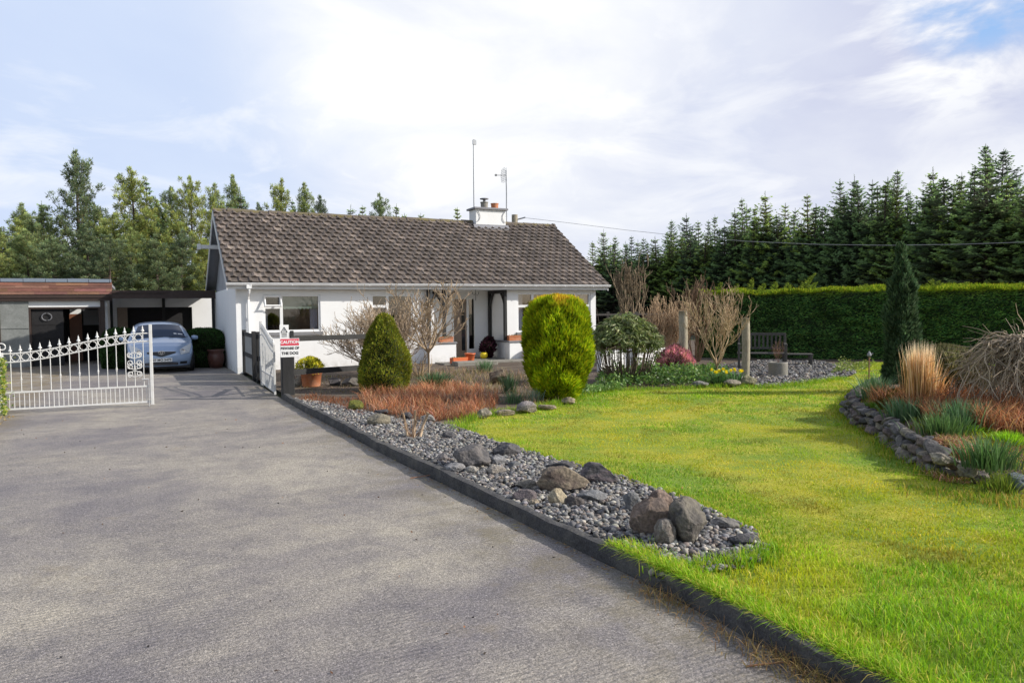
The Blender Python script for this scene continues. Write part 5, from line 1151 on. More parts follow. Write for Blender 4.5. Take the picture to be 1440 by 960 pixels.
# the long cypress hedge
HP = np.array([6.0, 24.1]); HD = np.array([.934, -.357]); HN = np.array([-.357, -.934])
def hedge():
    Lh = 19.; Hh = 2.20; T = 1.3; r_ = empty('cypress_hedge', (HP[0], HP[1], 0), 0, 'long tall clipped cypress hedge with sunlit yellow green top', 'hedge')
    def W(s, t, z): return np.stack([HD[0]*s-HN[0]*t, HD[1]*s-HN[1]*t, z], -1)
    c = MB(); e = [W(np.array(a), np.array(b), np.array(z)) for z in (0., Hh-.13) for a, b in ((.12, .12), (Lh, .12), (Lh, T), (.12, T))]
    c.add(e, [(0, 3, 2, 1), (4, 5, 6, 7), (0, 1, 5, 4), (1, 2, 6, 5), (2, 3, 7, 6), (3, 0, 4, 7)]); c.build('dark_core', MT['hedge_core'], r_)  # solid dark box behind the leaves, its colour stands for inner shade
    m = MB(); n = 60000; s = rng.uniform(0, Lh, n)**1.; z = rng.uniform(.02, Hh, n); lm = fbm(s*1.1, z*2.6, 41); l2 = fbm(s*3, z*8, 43, 3)
    t = .10-.16*(lm-.5)*1.2-.10*(l2-.5)+rng.exponential(.03, n)-.03-.06*np.clip((z-1.9)/.3, 0, 1)*-1
    D = np.stack([np.full(n, HD[0]), np.full(n, HD[1]), np.full(n, 0.)], 1)*rng.choice([-1, 1], n, p=[.3, .7])[:, None]*.7+np.array([HN[0], HN[1], .35])*.7+unit(n)*.45
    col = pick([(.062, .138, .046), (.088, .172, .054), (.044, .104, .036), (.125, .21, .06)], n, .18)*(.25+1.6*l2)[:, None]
    f = np.clip((z-Hh+.34+.24*(fbm(s*2.2, s*0, 53)-.5))/.34, 0, 1)[:, None]**1.5; col = col*(1-f)+pick([(.15, .20, .02), (.20, .24, .02)], n)*f  # sunlit look of the top put into the colour, brighter upwards
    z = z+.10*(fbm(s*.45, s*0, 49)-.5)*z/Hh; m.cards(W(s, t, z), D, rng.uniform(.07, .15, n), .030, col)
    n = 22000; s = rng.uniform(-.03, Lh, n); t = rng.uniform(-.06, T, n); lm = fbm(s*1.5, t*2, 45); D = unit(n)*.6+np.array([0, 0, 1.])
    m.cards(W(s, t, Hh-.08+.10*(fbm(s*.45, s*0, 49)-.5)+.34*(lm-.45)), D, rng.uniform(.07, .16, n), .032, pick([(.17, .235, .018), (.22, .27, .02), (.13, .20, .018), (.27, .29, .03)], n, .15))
    n = 6000; t = rng.uniform(.05, T, n); z = rng.uniform(.02, Hh, n); D = unit(n)*.6+np.array([-HD[0], -HD[1], .3]); lm = fbm(t*2, z*3, 47)
    m.cards(W(.08-.14*(lm-.5), t, z), D, rng.uniform(.08, .16, n), .035, pick([(.045, .09, .022), (.06, .11, .025)], n))
    m.build('foliage', MT['leaf'], r_)
    sh = MB()
    for s, ln, kx_ in [(.6, .35, .3), (1.1, .3, .2), (1.6, .45, .15), (1.95, .28, .3), (2.3, .34, .2), (2.75, .3, -.1), (3.15, .62, .55), (3.4, .3, .5), (4.9, .2, .3), (6.2, .26, .2), (6.6, .3, .4), (6.9, .24, .1), (7.6, .2, .3), (9.3, .5, .7), (9.6, .3, .5), (10.1, .3, .5), (10.5, .34, .3), (10.9, .25, .5), (11.6, .22, .3), (12.3, .3, .4)]:
        p0 = W(np.array(s), np.array(rng.uniform(.2, .9)), np.array(Hh-.05)); d = np.array([HD[0]*kx_, HD[1]*kx_, 1.]); d /= np.linalg.norm(d); n = int(ln*170); u = rng.uniform(.1, 1, n)
        P = p0+d*(u*ln)[:, None]+np.array([HD[0], HD[1], 0])*(u**2*ln*kx_*.3)[:, None]
        side = np.array([HD[0], HD[1], .35])*rng.choice([-1, 1], n)[:, None]+d*.9
        sh.cards(P, side+unit(n)*.2, (.20*(1-u)+.05)*rng.uniform(.6, 1.1, n), .028, pick([(.19, .25, .04), (.24, .29, .05)], n))
    sh.build('long_shoots', MT['leaf'], r_)
hedge()
# ---------------------------------------------------------------- rocks
from mathutils import noise as mnoise
def rock_mesh(seed, size, facets=7, rough=.15, col=(.2, .2, .2), col2=None):
    r = np.random.default_rng(seed); v, f = I4; v = v.copy()
    for _ in range(facets):                                     # split faces
        n = r.normal(size=3); n /= np.linalg.norm(n); d = r.uniform(.52, .90); k = v@n; ov = np.clip(k-d, 0, None); v -= n*ov[:, None]*.97
    off = r.uniform(0, 50, 3)
    nz = np.array([mnoise.fractal(Vector(p*1.5+off), .9, 2.1, 5) for p in v]); nf = np.array([mnoise.noise(Vector(p*9+off)) for p in v])
    n3 = np.array([mnoise.noise(Vector(p*4.2+off)) for p in v]); v = v*(1+rough*nz[:, None]*.8+.018*nf[:, None]-.05*np.clip(np.abs(n3)*-4+.6, 0, 1)[:, None]); v = v/np.abs(v).max(0)
    c = np.array(col)[None]*(1.1+.5*nz[:, None]+.25*nf[:, None]);
    if col2 is not None: m_ = np.clip(.5+1.6*nz, 0, 1)[:, None]; c = c*(1-m_)+np.array(col2)[None]*m_
    m = MB(); m.add(v*np.array(size)/2, [f], np.clip(c, .01, 1)); return m
def rock(x0, x1, y0, y1, label, col, col2=None, seed=0, depth=.8, tilt=0., facets=7, rough=.15, rz=0., sink=.12, z0=GZ, name='rock', cat='rock'):
    """a stone whose visible outline spans the surveyed bearings; y1 is where it meets the ground"""
    base = G((x0+x1)/2, y1, z0); Y = base[1]; w = wpx(x0, x1, Y); Y2 = Y+w*depth*.35
    h = max((y1-y0)/FP*Y2*1.0-w*depth*.42*(EYE-z0)/math.hypot(Y2, EYE), .035)
    h2 = h/(1-sink)
    m = rock_mesh(seed, (w*1.04, w*depth, h2), facets, rough, col, col2)
    c = base+np.array([0, w*depth*.42, h2*(.5-sink)])
    o = m.build(name, MT['rock'], smooth=True, loc=c); o.rotation_euler = (0, tilt, rz); return tag(o, label, cat)
B_ = (.20, .155, .125); GR = (.19, .19, .195); DK = (.095, .09, .095); TAN = (.34, .28, .20); PALE = (.36, .34, .31); PUR = (.20, .16, .165)
R_ = [
 (754, 829, 654, 697, 'large brown boulder in the middle of the gravel beside the cream stone', (.17, .125, .10), (.30, .24, .17), .75, 0, 9),
 (812, 870, 649, 683, 'dark angular slab at the lawn edge behind the brown boulder', DK, PUR, .8, .15, 10),
 (768, 810, 648, 662, 'flat black stone at the lawn edge left of the angular slab', DK, None, .8, 0, 8),
 (728, 755, 673, 690, 'round beige grey stone left of the large brown boulder', (.25, .22, .18), None, .9, 0, 3),
 (721, 757, 688, 707, 'flat purple brown stone in front of the round beige grey one', PUR, (.17, .14, .14), .8, 0, 4),
 (743, 761, 701, 714, 'small sandy stone left of the cream upright stone', TAN, None, .8, 0, 3),
 (771, 799, 685, 713, 'cream pear shaped stone standing upright on the gravel', (.56, .48, .34), (.44, .36, .24), .6, -.12, 3),
 (795, 823, 695, 714, 'dark brown stone tucked right of the cream upright stone', (.11, .095, .09), None, .8, 0, 6),
 (811, 857, 689, 708, 'low grey stone right of the brown boulder', (.22, .22, .225), None, .8, 0, 8),
 (876, 903, 689, 722, 'narrow grey stone leaning behind the big red brown boulder', GR, None, .8, -.25, 6),
 (914, 948, 686, 722, 'pointed brown stone behind the big red brown boulder', (.24, .17, .135), None, .8, .2, 9),
 (889, 945, 692, 757, 'big red brown boulder leaning on the round grey stone', (.28, .20, .15), (.22, .165, .135), .7, .35, 6),
 (943, 1003, 697, 767, 'big dark boulder with a shaded split face beside the lawn', (.13, .115, .105), (.20, .175, .14), .85, .1, 10),
 (921, 953, 727, 769, 'round grey stone in front of the big red brown boulder', (.24, .20, .17), (.30, .27, .24), .9, 0, 2),
 (1003, 1046, 727, 747, 'flat slab of stone sunk in the grass right of the dark boulder', (.20, .185, .17), None, .9, .05, 9),
 (1028, 1078, 750, 771, 'low dark slab at the tip of the gravel bed', DK, None, .6, .1, 9),
 (636, 692, 619, 661, 'big dark grey boulder at the far part of the gravel bed', (.105, .10, .105), (.19, .17, .16), .8, 0, 9),
 (625, 654, 649, 666, 'smooth light grey stone at the foot of the far grey boulder', (.30, .29, .29), None, .8, 0, 3),
 (653, 673, 654, 667, 'small pale stone between two larger grey stones', (.36, .33, .29), None, .9, 0, 4),
 (684, 712, 654, 669, 'tan grey stone right of the far grey boulder', (.31, .27, .23), None, .8, 0, 5),
 (689, 713, 638, 657, 'upright grey stone against the right side of the far grey boulder', (.24, .235, .24), None, .8, 0, 7),
 (690, 733, 622, 644, 'rough dark stone at the lawn edge above the gravel', (.105, .10, .105), None, .7, 0, 10),
 (609, 629, 636, 651, 'grey brown stone left of the far grey boulder', (.21, .19, .185), None, .8, 0, 5),
 (621, 643, 606, 618, 'small black stone where gravel meets the red stalks', DK, None, .8, 0, 8),
 (714, 736, 648, 660, 'flat slate coloured stone at the back of the gravel', GR, None, .8, 0, 9),
 (484, 509, 562, 578, 'mossy yellow green stone in front of the cone topiary', (.22, .22, .025), (.14, .15, .03), .9, 0, 4),
 (514, 547, 581, 600, 'smooth rounded beige stone at the near edge of the red stalks', (.36, .31, .22), (.26, .23, .17), .85, 0, 2),
 (524, 545, 574, 583, 'flat black stone behind the rounded beige stone', DK, None, .8, 0, 8),
 (563, 580, 579, 590, 'small black stone at the edge of the red stalks', DK, None, .8, 0, 6),
 (590, 612, 582, 595, 'pale grey split stone behind the pruned stump', (.33, .31, .29), None, .8, 0, 9),
 (671, 692, 573, 589, 'square buff stone standing at the corner of the red stalk bed', (.40, .34, .26), None, .7, 0, 10),
 (694, 724, 575, 585, 'long buff edging stone along the lawn', (.36, .30, .22), None, .6, 0, 8),
 (726, 758, 563, 582, 'rounded mauve grey edging stone along the lawn', (.31, .27, .26), None, .8, 0, 5),
 (757, 786, 567, 577, 'tan edging stone below the dry plants by the golden conifer', (.36, .29, .20), None, .7, 0, 7),
 (790, 810, 558, 569, 'tan edging stone at the foot of the golden conifer', (.36, .29, .20), None, .8, 0, 6),
 (686, 716, 516, 540, 'rough brown rock in the bed before the porch', (.22, .15, .10), (.28, .22, .15), .8, 0, 9),
 (457, 478, 531, 542, 'dark stone lying right of the terracotta pot', (.12, .11, .11), None, .8, 0, 7),
 (479, 505, 530, 543, 'dark brown stone between the pot and the cone topiary', (.14, .125, .11), None, .8, 0, 7),
 (410, 424, 528, 543, 'pale rounded stone left of the terracotta pot', (.40, .37, .32), None, .8, 0, 3),
 (1041, 1066, 527, 543, 'mossy stone at the foot of the right hand wooden post', (.24, .22, .13), None, .9, 0, 6),
 (1020, 1044, 533, 545, 'buff flat stone edging the daffodils', (.33, .29, .22), None, .8, 0, 8),
 (975, 998, 535, 546, 'dull grey stone edging the green leaves left of the daffodils', (.22, .21, .19), None, .8, 0, 7),
]
for i, (x0, x1, y0, y1, lb, c, c2, dp, tl_, fc) in enumerate(R_):
    rock(x0, x1, y0, y1, lb, c, c2, 300+i, dp, tl_, fc, rz=random.uniform(-.25, .25) if i != 6 else 0)
# raised bed: soil mound behind a dry stone edge
back = [np.array([14, 8.5, 0]), np.array([14, 17, 0]), np.array([9.5, 17.2, 0]), G(1228, 533, GZ)]
inner = []
for i, p in enumerate(WALL):
    a = WALL[max(i-1, 0)]; b = WALL[min(i+1, len(WALL)-1)]; t = (b-a)[:2]; t /= np.linalg.norm(t); inner.append(p+np.array([-t[1], t[0], 0])*.10)
WH = [.06, .15, .21, .22, .22, .22, .20, .15, .10, .06]
mb = MB(); ring = inner+[WALL_L[0]+[0, .15, 0], WALL_L[1]+[0, .15, 0]]+back; hz = WH+[.06, .08, .2, .2, .2, .10]
cen = np.array([9.3, 11.6, 0]); rings = []
for k, f in enumerate((0, .05, .2, .45, .75, 1.)):
    hh = [GZ+h_*min(1, .9+.1*k)+.15*(1-(1-f)**2) for h_ in hz]; rings.append([(p[0]+(cen[0]-p[0])*f, p[1]+(cen[1]-p[1])*f, h_-(.15 if k == 0 else 0)) for p, h_ in zip(ring, hh)])
n = len(ring); v = [q for r in rings for q in r]
mb.add(v, [(k*n+i, k*n+(i+1) % n, (k+1)*n+(i+1) % n, (k+1)*n+i) for k in range(5) for i in range(n)])
o = mb.build('raised_bed', MT['soil'], smooth=True); tag(o, kind='structure')
BVV = np.concatenate(mb.v); 
from mathutils.bvhtree import BVHTree
BT = BVHTree.FromPolygons([Vector(q) for q in BVV], [tuple(int(i) for i in q) for f in mb.f for q in f])
def bedz(x, y):
    h = BT.ray_cast(Vector((x, y, 5)), Vector((0, 0, -1))); return h[0][2] if h[0] else GZ
def GB(x, y):
    z = .3
    for _ in range(4): q = G(x, y, z); z = bedz(q[0], q[1])
    return G(x, y, z)
def dry_wall():
    mb = MB(); sd = 900; pts = np.array(WALL)[:8]; seg = np.linalg.norm(np.diff(pts[:, :2], axis=0), axis=1); cum = np.concatenate([[0], np.cumsum(seg)])
    hs = np.array(WH)[:8]
    for course in range(4):
        s = .05*course
        while s < cum[-1]:
            w_ = rng.uniform(.09, .22) if course else rng.uniform(.12, .28); s2 = s+w_/2; x = np.interp(s2, cum, pts[:, 0]); y = np.interp(s2, cum, pts[:, 1]); H_ = np.interp(s2, cum, hs)
            x2 = np.interp(s2+.05, cum, pts[:, 0]); y2 = np.interp(s2+.05, cum, pts[:, 1]); an = math.atan2(y2-y, x2-x)
            z = GZ+(course+.45)*.088
            if z-GZ < H_+.03:
                sd += 1; c = [(.13, .12, .12), (.18, .17, .17), (.24, .21, .17), (.09, .085, .085), (.17, .13, .12)][int(rng.integers(0, 5))]
                m = rock_mesh(sd, (w_*1.15, rng.uniform(.17, .26), rng.uniform(.075, .135)), 16, .10, c); vv = m.v[0]; a_ = an+rng.normal(0, .2); R__ = np.array(Euler((rng.normal(0, .2), rng.normal(0, .25), a_)).to_matrix())
                nrm = np.array([-math.sin(an), math.cos(an), 0]); vv = vv@R__.T+np.array([x, y, z])+nrm*(.05+.03*course+rng.normal(0, .02)); mb.add(vv, [I4[1]], m.c[0])
            s += w_*.95
    o = mb.build('stone_wall', MT['rock'], smooth=True); p = pts[3]; recentre(o, (p[0], p[1], GZ)); tag(o, 'low dry stone wall of stacked dark stones edging the raised bed', 'garden wall')
I4_ = I4; I4 = ico(4); dry_wall(); I4 = I4_
def bed_rock(x0, x1, y0, y1, lb, c, c2, sd, dp, zz, tl_=0, fc=8): rock(x0, x1, y0, y1, lb, c, c2, sd, dp, tl_, fc, z0=zz, rz=0)
bed_rock(1312, 1356, 635, 654, 'flat pale sandstone slab capping the stone wall', (.36, .31, .25), None, 501, .6, GZ+.16, .12)
bed_rock(1350, 1379, 648, 672, 'sloping pale slab at the lower end of the stone wall', (.33, .29, .24), None, 502, .6, GZ+.06, .35)
bed_rock(1371, 1397, 660, 681, 'purple brown stone at the lower end of the stone wall', (.20, .15, .15), (.28, .23, .24), 503, .8, GZ)
bed_rock(1421, 1458, 664, 694, 'blue grey boulder at the right edge below the bed', (.13, .16, .18), (.22, .25, .27), 504, .9, GZ)
q = GB(1263, 572); s = q[1]/FP
o = dense_bush('moss_mound', q-[0, 0, .04], [(0, 30*s), (10*s, 28*s), (20*s, 20*s), (27*s, 8*s), (28*s, .01)], 9000, [(.10, .075, .022), (.13, .11, .022), (.075, .055, .02), (.15, .13, .03)], 'brown green mossy mound beside the upright daffodil leaves', 'ground plant', L=(.02, .04), W=.012, upw=.4, trunk=False)

# ---------------------------------------------------------------- strap leaved clumps, grasses, stalks
def clump(loc, n, h, spread, cols, label, w=.013, lean=.35, flowers=0, cat='plant', name='daffodil_clump', group=None, mat='gloss_leaf', droop=.35, tipcol=None, jit=.14):
    r_ = empty(name, loc, 0, label, cat, group); m = MB(); p = rng.normal(0, spread*.45, (n, 2)); ln = p/spread*lean*1.3+rng.normal(0, jit, (n, 2))
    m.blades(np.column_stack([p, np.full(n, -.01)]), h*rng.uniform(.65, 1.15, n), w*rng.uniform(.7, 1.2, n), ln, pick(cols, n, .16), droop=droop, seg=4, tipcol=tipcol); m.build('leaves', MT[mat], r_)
    for k in range(flowers):
        a = rng.uniform(0, 6.28); R = spread*.8*math.sqrt(rng.uniform(0, 1)); hh = h*rng.uniform(.80, 1.12); st = MB(); b = np.array([R*math.cos(a)*.6, R*math.sin(a)*.6, 0]); t_ = np.array([R*math.cos(a)*1.2, R*math.sin(a)*1.2, hh]); st.tube([b, (b+t_)/2+[0, 0, .03], t_], .0035, 4, (.2, .45, .12))
        so_ = st.build('flower_stem', FLW['stem'], r_); f = MB(); yaw = rng.uniform(-.9, .9)-PI/2; d = np.array([math.cos(yaw), math.sin(yaw), -.05]); sdv = np.array([-d[1], d[0], 0]); upv = np.cross(d, sdv)
        for q in range(6):
            an = q/6*2*PI; e = sdv*math.cos(an)+upv*math.sin(an); e2 = sdv*math.cos(an+1.57)+upv*math.sin(an+1.57); f.add([t_, t_+e*.022+e2*.013, t_+e*.045-d*.004, t_+e*.022-e2*.013], [(0, 1, 2, 3)], (.92, .78, .03))
        for q in range(8):
            an = q/8*2*PI; an2 = (q+1)/8*2*PI; e = sdv*math.cos(an)+upv*math.sin(an); e2 = sdv*math.cos(an2)+upv*math.sin(an2); f.add([t_+e*.010, t_+e2*.010, t_+e2*.018+d*.03, t_+e*.018+d*.03], [(0, 1, 2, 3)], (.92, .66, .02))
        f.build('flower', FLW['petal'], so_)
    return r_
FLW = dict(stem=M('flower_stem', (1, 1, 1), .6, .05, usecol=True), petal=leafmat('yellow_petals', trans=.35))
BG = [(.080, .165, .065), (.11, .20, .085), (.06, .13, .05), (.17, .24, .14)]
GG = 'leafy daffodil clumps on the raised bed'
clump(GB(1231, 560), 300, .38, .22, BG, 'upright blue green daffodil clump at the left tip of the raised bed', group=GG)
clump(GB(1275, 588), 300, .28, .24, BG, 'low blue green daffodil clump in front of the mossy mound', group=GG)
clump(GB(1352, 600), 380, .33, .26, BG, 'blue green daffodil clump against the rust red stalks', group=GG)
clump(GB(1326, 610), 320, .24, .24, [(.075, .15, .035), (.10, .18, .05), (.06, .12, .035)], 'low green daffodil clump in the middle of the raised bed', group=GG)
clump(GB(1390, 655), 360, .27, .22, [(.070, .145, .040), (.095, .18, .05), (.055, .115, .035), (.13, .21, .08)], 'largest bright green daffodil clump close to the wall end', group=GG)
LG = [(.12, .24, .015), (.16, .28, .02), (.09, .19, .015)]
clump(GB(1240, 572), 500, .09, .17, LG, 'lime green low plant left of the mossy mound', .01, .6, name='low_plant')
clump(GB(1418, 622), 420, .14, .16, LG, 'lime green grassy tuft behind the largest daffodil clump', .007, .5, name='grass_tuft', mat='grass')
clump(GB(1366, 606), 260, .10, .13, LG, 'lime green tuft at the foot of the rust red stalks', .007, .5, name='grass_tuft', mat='grass')
clump(G(1408, 692, GZ), 240, .22, .12, [(.07, .11, .02), (.11, .14, .03), (.05, .08, .02)], 'dark rushy grass tuft between purple stone and blue grey boulder', .006, .4, name='grass_tuft', mat='grass')
clump(G(612, 545, GZ), 330, .36, .27, [(.045, .10, .040), (.065, .13, .05), (.035, .08, .03)], 'dark green strap leaved clump at the foot of the leafless tree', .02, .5)
clump(G(682, 522, GZ), 170, .34, .20, BG, 'blue green daffodil clump before the porch doorstep', .014, .3)
clump(G(716, 552, GZ), 120, .42, .12, [(.035, .075, .035), (.05, .10, .04)], 'dark upright leaf clump left of the golden conifer', .016, .25)
clump(G(722, 566, GZ), 110, .24, .20, BG, 'sparse blue green shoots behind the mauve edging stone', .012, .25)
clump(G(752, 566, GZ), 90, .26, .10, [(.16, .22, .16), (.20, .26, .18)], 'grey green shoots beside the dry plants at the golden conifer', .012, .25)
clump(G(560, 545, GZ), 120, .30, .16, [(.10, .14, .03), (.14, .16, .04), (.07, .10, .03)], 'mixed green tuft right of the cone topiary', .012, .4)
clump(G(1010, 541, GZ), 260, .30, .24, [(.060, .15, .035), (.08, .18, .04), (.05, .11, .03)], 'daffodil clump in yellow flower around the fan shaped tree', .012, .35, 7)
clump(G(1033, 541, GZ), 190, .30, .20, [(.060, .15, .035), (.08, .18, .04), (.05, .11, .03)], 'daffodil clump in yellow flower beside the right wooden post', .012, .35, 7)
STR = [(.58, .38, .17), (.72, .52, .27), (.50, .30, .12), (.76, .60, .38), (.42, .24, .10)]
q = GB(1294, 578); clump(q, 640, .84, .14, STR, 'tall clump of dry golden ornamental grass on the raised bed', .012, .05, name='ornamental_grass', mat='straw', droop=.35, jit=.06, tipcol=(.8, .7, .52))
q2 = GB(1310, 574); clump(q2, 170, .62, .12, STR, 'thinner dry golden grass tuft behind the tall grass clump', .010, .25, name='ornamental_grass', mat='straw', droop=.4)
def stalks(name, poly, n, h, cols, label, zf=None, w=.008, lean=.35, mat='straw', kind='stuff', cat='undergrowth', thick=0, clumpy=3., patch=.1):
    p = scatter(poly, n); k = fbm(p[:, 0]*clumpy, p[:, 1]*clumpy, 61, 3); p = p[k > rng.uniform(patch, .66, len(p))]; n = len(p)
    z = np.array([zf(a, b) for a, b in p]) if zf else np.full(n, GZ-.005); k2 = fbm(p[:, 0]*1.8, p[:, 1]*1.8, 63, 3)
    m = MB(); m.blades(np.column_stack([p, z]), h*rng.uniform(.35, 1.15, n)*(.45+1.0*k2), w*rng.uniform(.6, 1.3, n), lean*1., pick(cols, n, .22)*(.55+.8*k2[:, None]), droop=.25, seg=2)
    o = m.build(name, MT[mat]); return tag(o, label, cat, kind=kind)
RED = [(.50, .22, .11), (.62, .32, .17), (.40, .15, .075), (.66, .42, .27), (.34, .15, .08), (.28, .17, .11)]
poly = [g(*p) for p in [(505, 560), (520, 580), (560, 586), (610, 592), (672, 588), (700, 572), (700, 556), (660, 545), (610, 545), (560, 552), (520, 551)]]
stalks('undergrowth', poly, 13000, .25, RED, 'rust red dead stalks massed in front of the cone topiary', w=.010, lean=.95, clumpy=4.2, patch=.36)
poly = [g(*p) for p in [(415, 562), (450, 571), (490, 580), (512, 586), (516, 572), (505, 560), (480, 560), (440, 555)]]
stalks('undergrowth', poly, 1500, .10, [(.30, .13, .07), (.36, .18, .10), (.22, .10, .06)], 'low reddish leaf litter and stalks beside the kerb near the gate pillar', w=.010, lean=.9)
BRN = [(.42, .19, .085), (.54, .27, .13), (.32, .13, .06), (.60, .36, .19), (.24, .10, .05), (.26, .17, .11)]
poly = [GB(*p) for p in [(1296, 590), (1315, 603), (1345, 588), (1375, 606), (1400, 612), (1460, 618), (1560, 622)]]+[q+np.array([0, 1.5, 0]) for q in [GB(1560, 622), GB(1400, 600), GB(1300, 588)]]
stalks('undergrowth', poly, 10000, .36, BRN, 'rust brown dead stalks massed along the back of the raised bed', bedz, w=.011, lean=.8)
poly = [GB(*p) for p in [(1290, 622), (1318, 640), (1355, 645), (1375, 632), (1360, 618), (1320, 615)]]
stalks('undergrowth', poly, 2600, .085, [(.52, .33, .19), (.44, .25, .13), (.36, .18, .10), (.6, .45, .3)], 'flattened pale dead stems spilling over the stone wall', bedz, w=.010, lean=2.2)
poly = [GB(*p) for p in [(1205, 566), (1215, 595), (1262, 622), (1300, 640), (1385, 648), (1440, 676), (1480, 650), (1440, 612), (1330, 590), (1260, 575)]]
stalks('undergrowth', poly, 9000, .06, [(.10, .15, .015), (.15, .18, .02), (.20, .20, .03), (.08, .11, .015)], 'mossy green ground cover on the raised bed', bedz, w=.009, lean=.9, mat='grass')
poly = [GB(*p) for p in [(1395, 620), (1440, 650), (1500, 650), (1480, 622)]]
stalks('undergrowth', poly, 1600, .05, [(.40, .25, .13), (.30, .17, .09), (.46, .33, .18)], 'pale dead leaves lying at the right of the raised bed', bedz, w=.014, lean=2.)
DRY = [(.40, .30, .19), (.32, .22, .13), (.48, .38, .25), (.22, .19, .08), (.16, .17, .05)]
poly = [g(*p) for p in [(560, 545), (600, 550), (700, 552), (740, 570), (800, 566), (820, 552), (760, 535), (720, 522), (640, 520), (560, 528)]]
stalks('undergrowth', poly, 5200, .16, DRY, 'straw coloured dry plants and weeds filling the bed before the porch', w=.009, lean=.7)
poly = [g(*p) for p in [(405, 548), (440, 552), (505, 556), (520, 545), (500, 530), (440, 526), (408, 532)]]
stalks('undergrowth', poly, 1400, .07, DRY, 'sparse dry weeds on the bare soil behind the gate pillar', w=.008, lean=1.)
poly = [g(*p) for p in [(835, 548), (870, 546), (930, 545), (990, 543), (1030, 540), (1020, 528), (960, 522), (900, 522), (850, 528)]]
def leafy(name, poly, n, h, cols, label, L=(.05, .10), W=.045):
    p = scatter(poly, n); k = fbm(p[:, 0]*2.4, p[:, 1]*2.4, 71, 3); z = GZ+h*k*rng.uniform(.2, 1.3, len(p)); m = MB()
    m.cards(np.column_stack([p, z]), unit(len(p))*[1, 1, .5]+[0, 0, .35], rng.uniform(*L, len(p)), W, pick(cols, len(p), .18)*(.5+1.0*k[:, None])); return tag(m.build(name, MT['gloss_leaf']), label, 'undergrowth', kind='stuff')
leafy('undergrowth', poly, 6000, .33, [(.06, .13, .025), (.09, .17, .03), (.045, .09, .02), (.13, .20, .04)], 'leafy green ground cover between the glossy bush and the daffodils')
poly = [g(*p) for p in [(800, 560), (850, 552), (880, 549), (850, 544), (815, 548)]]
leafy('undergrowth', poly, 1600, .18, [(.12, .20, .05), (.16, .24, .07), (.09, .16, .04)], 'pale green low leaves at the right foot of the golden conifer', (.04, .08), .04)
poly = [g(*p) for p in [(1170, 527), (1215, 524), (1230, 515), (1180, 512)]]
leafy('undergrowth', poly, 900, .22, [(.12, .17, .03), (.17, .20, .04)], 'small sunlit leafy patch in front of the hedge foot', (.04, .08), .03)

# glossy bush: bare stems below, drooping long leaves above
def glossy_bush(loc, w, h):
    r_ = empty('glossy_bush', loc, 0, 'large evergreen bush with drooping glossy leaves over bare dark stems', 'shrub'); st = MB(); lf = MB()
    for i in range(60):
        a = rng.uniform(0, 2*PI); R = w/2*math.sqrt(rng.uniform(.02, 1)); top = h*(1-.30*(R/(w/2))**2)*rng.uniform(.68, .97); p0 = np.array([.16*math.cos(a), .16*math.sin(a), 0]); p2 = np.array([R*math.cos(a), R*math.sin(a), top]); p1 = (p0+p2)/2+np.array([math.cos(a)*R*.15, math.sin(a)*R*.15, -.12*h])
        st.tube([p0, p1, p2], [.017, .012, .006], 5, (.42, .38, .34), cap=False)
        for _ in range(4): e = p1+(p2-p1)*rng.uniform(.2, 1); t_ = e+rng.normal(0, .13, 3)+[0, 0, .10]; st.tube([e, t_], [.006, .004], 3, (.42, .38, .34), cap=False)
    for i in range(640):
        a = rng.uniform(0, 2*PI); R = w/2*math.sqrt(rng.uniform(0, 1.06)); t_ = np.array([R*math.cos(a), R*math.sin(a), h*(1.0-.36*(R/(w/2))**2)*(1-abs(rng.normal(0, .13)))])
        if t_[2] < h*.36: continue
        n = 13; d = unit(n); d[:, 2] = -.1-.9*np.abs(d[:, 2]); cc = pick([(.115, .145, .040), (.090, .115, .036), (.16, .19, .065), (.23, .25, .12)], n, .15)
        lf.cards(t_+rng.normal(0, .025, (n, 3)), d, rng.uniform(.09, .17, n), .034, cc)
    st.build('stems', MT['twig'], r_); lf.build('leaves', MT['gloss_leaf'], r_)
b = G(882, 540, GZ); glossy_bush(b+np.array([0, .35, 0]), wpx(832, 936, b[1]), wpx(441, 541, b[1]))

# pink heather, lichen grey shrub, yellow potted shrub, ivy on the gate post
b = G(950, 519, GZ); s = b[1]/FP; dense_bush('pink_heather', b, [(0, 25*s), (12*s, 27*s), (22*s, 21*s), (29*s, 11*s), (33*s, .02)], 7000, [(.44, .15, .24), (.50, .21, .30), (.34, .14, .16), (.24, .15, .10), (.42, .26, .22)], 'mound of pink flowering heather behind the left wooden post', L=(.05, .10), W=.018, upw=1., lump=.12, trunk=False)
q = GB(1372, 574)+np.array([.1, .9, 0]); s = q[1]/FP
dense_bush('olive_shrub', q, [(0, 46*s), (25*s, 50*s), (48*s, 44*s), (62*s, 30*s), (68*s, 12*s), (70*s, .02)], 15000, [(.12, .12, .055), (.16, .145, .075), (.085, .09, .04), (.20, .18, .11)], 'dull olive twiggy shrub between dry grass and weeping tree', L=(.06, .13), W=.014, upw=.5, lump=.2, core=.82, trunk=False)

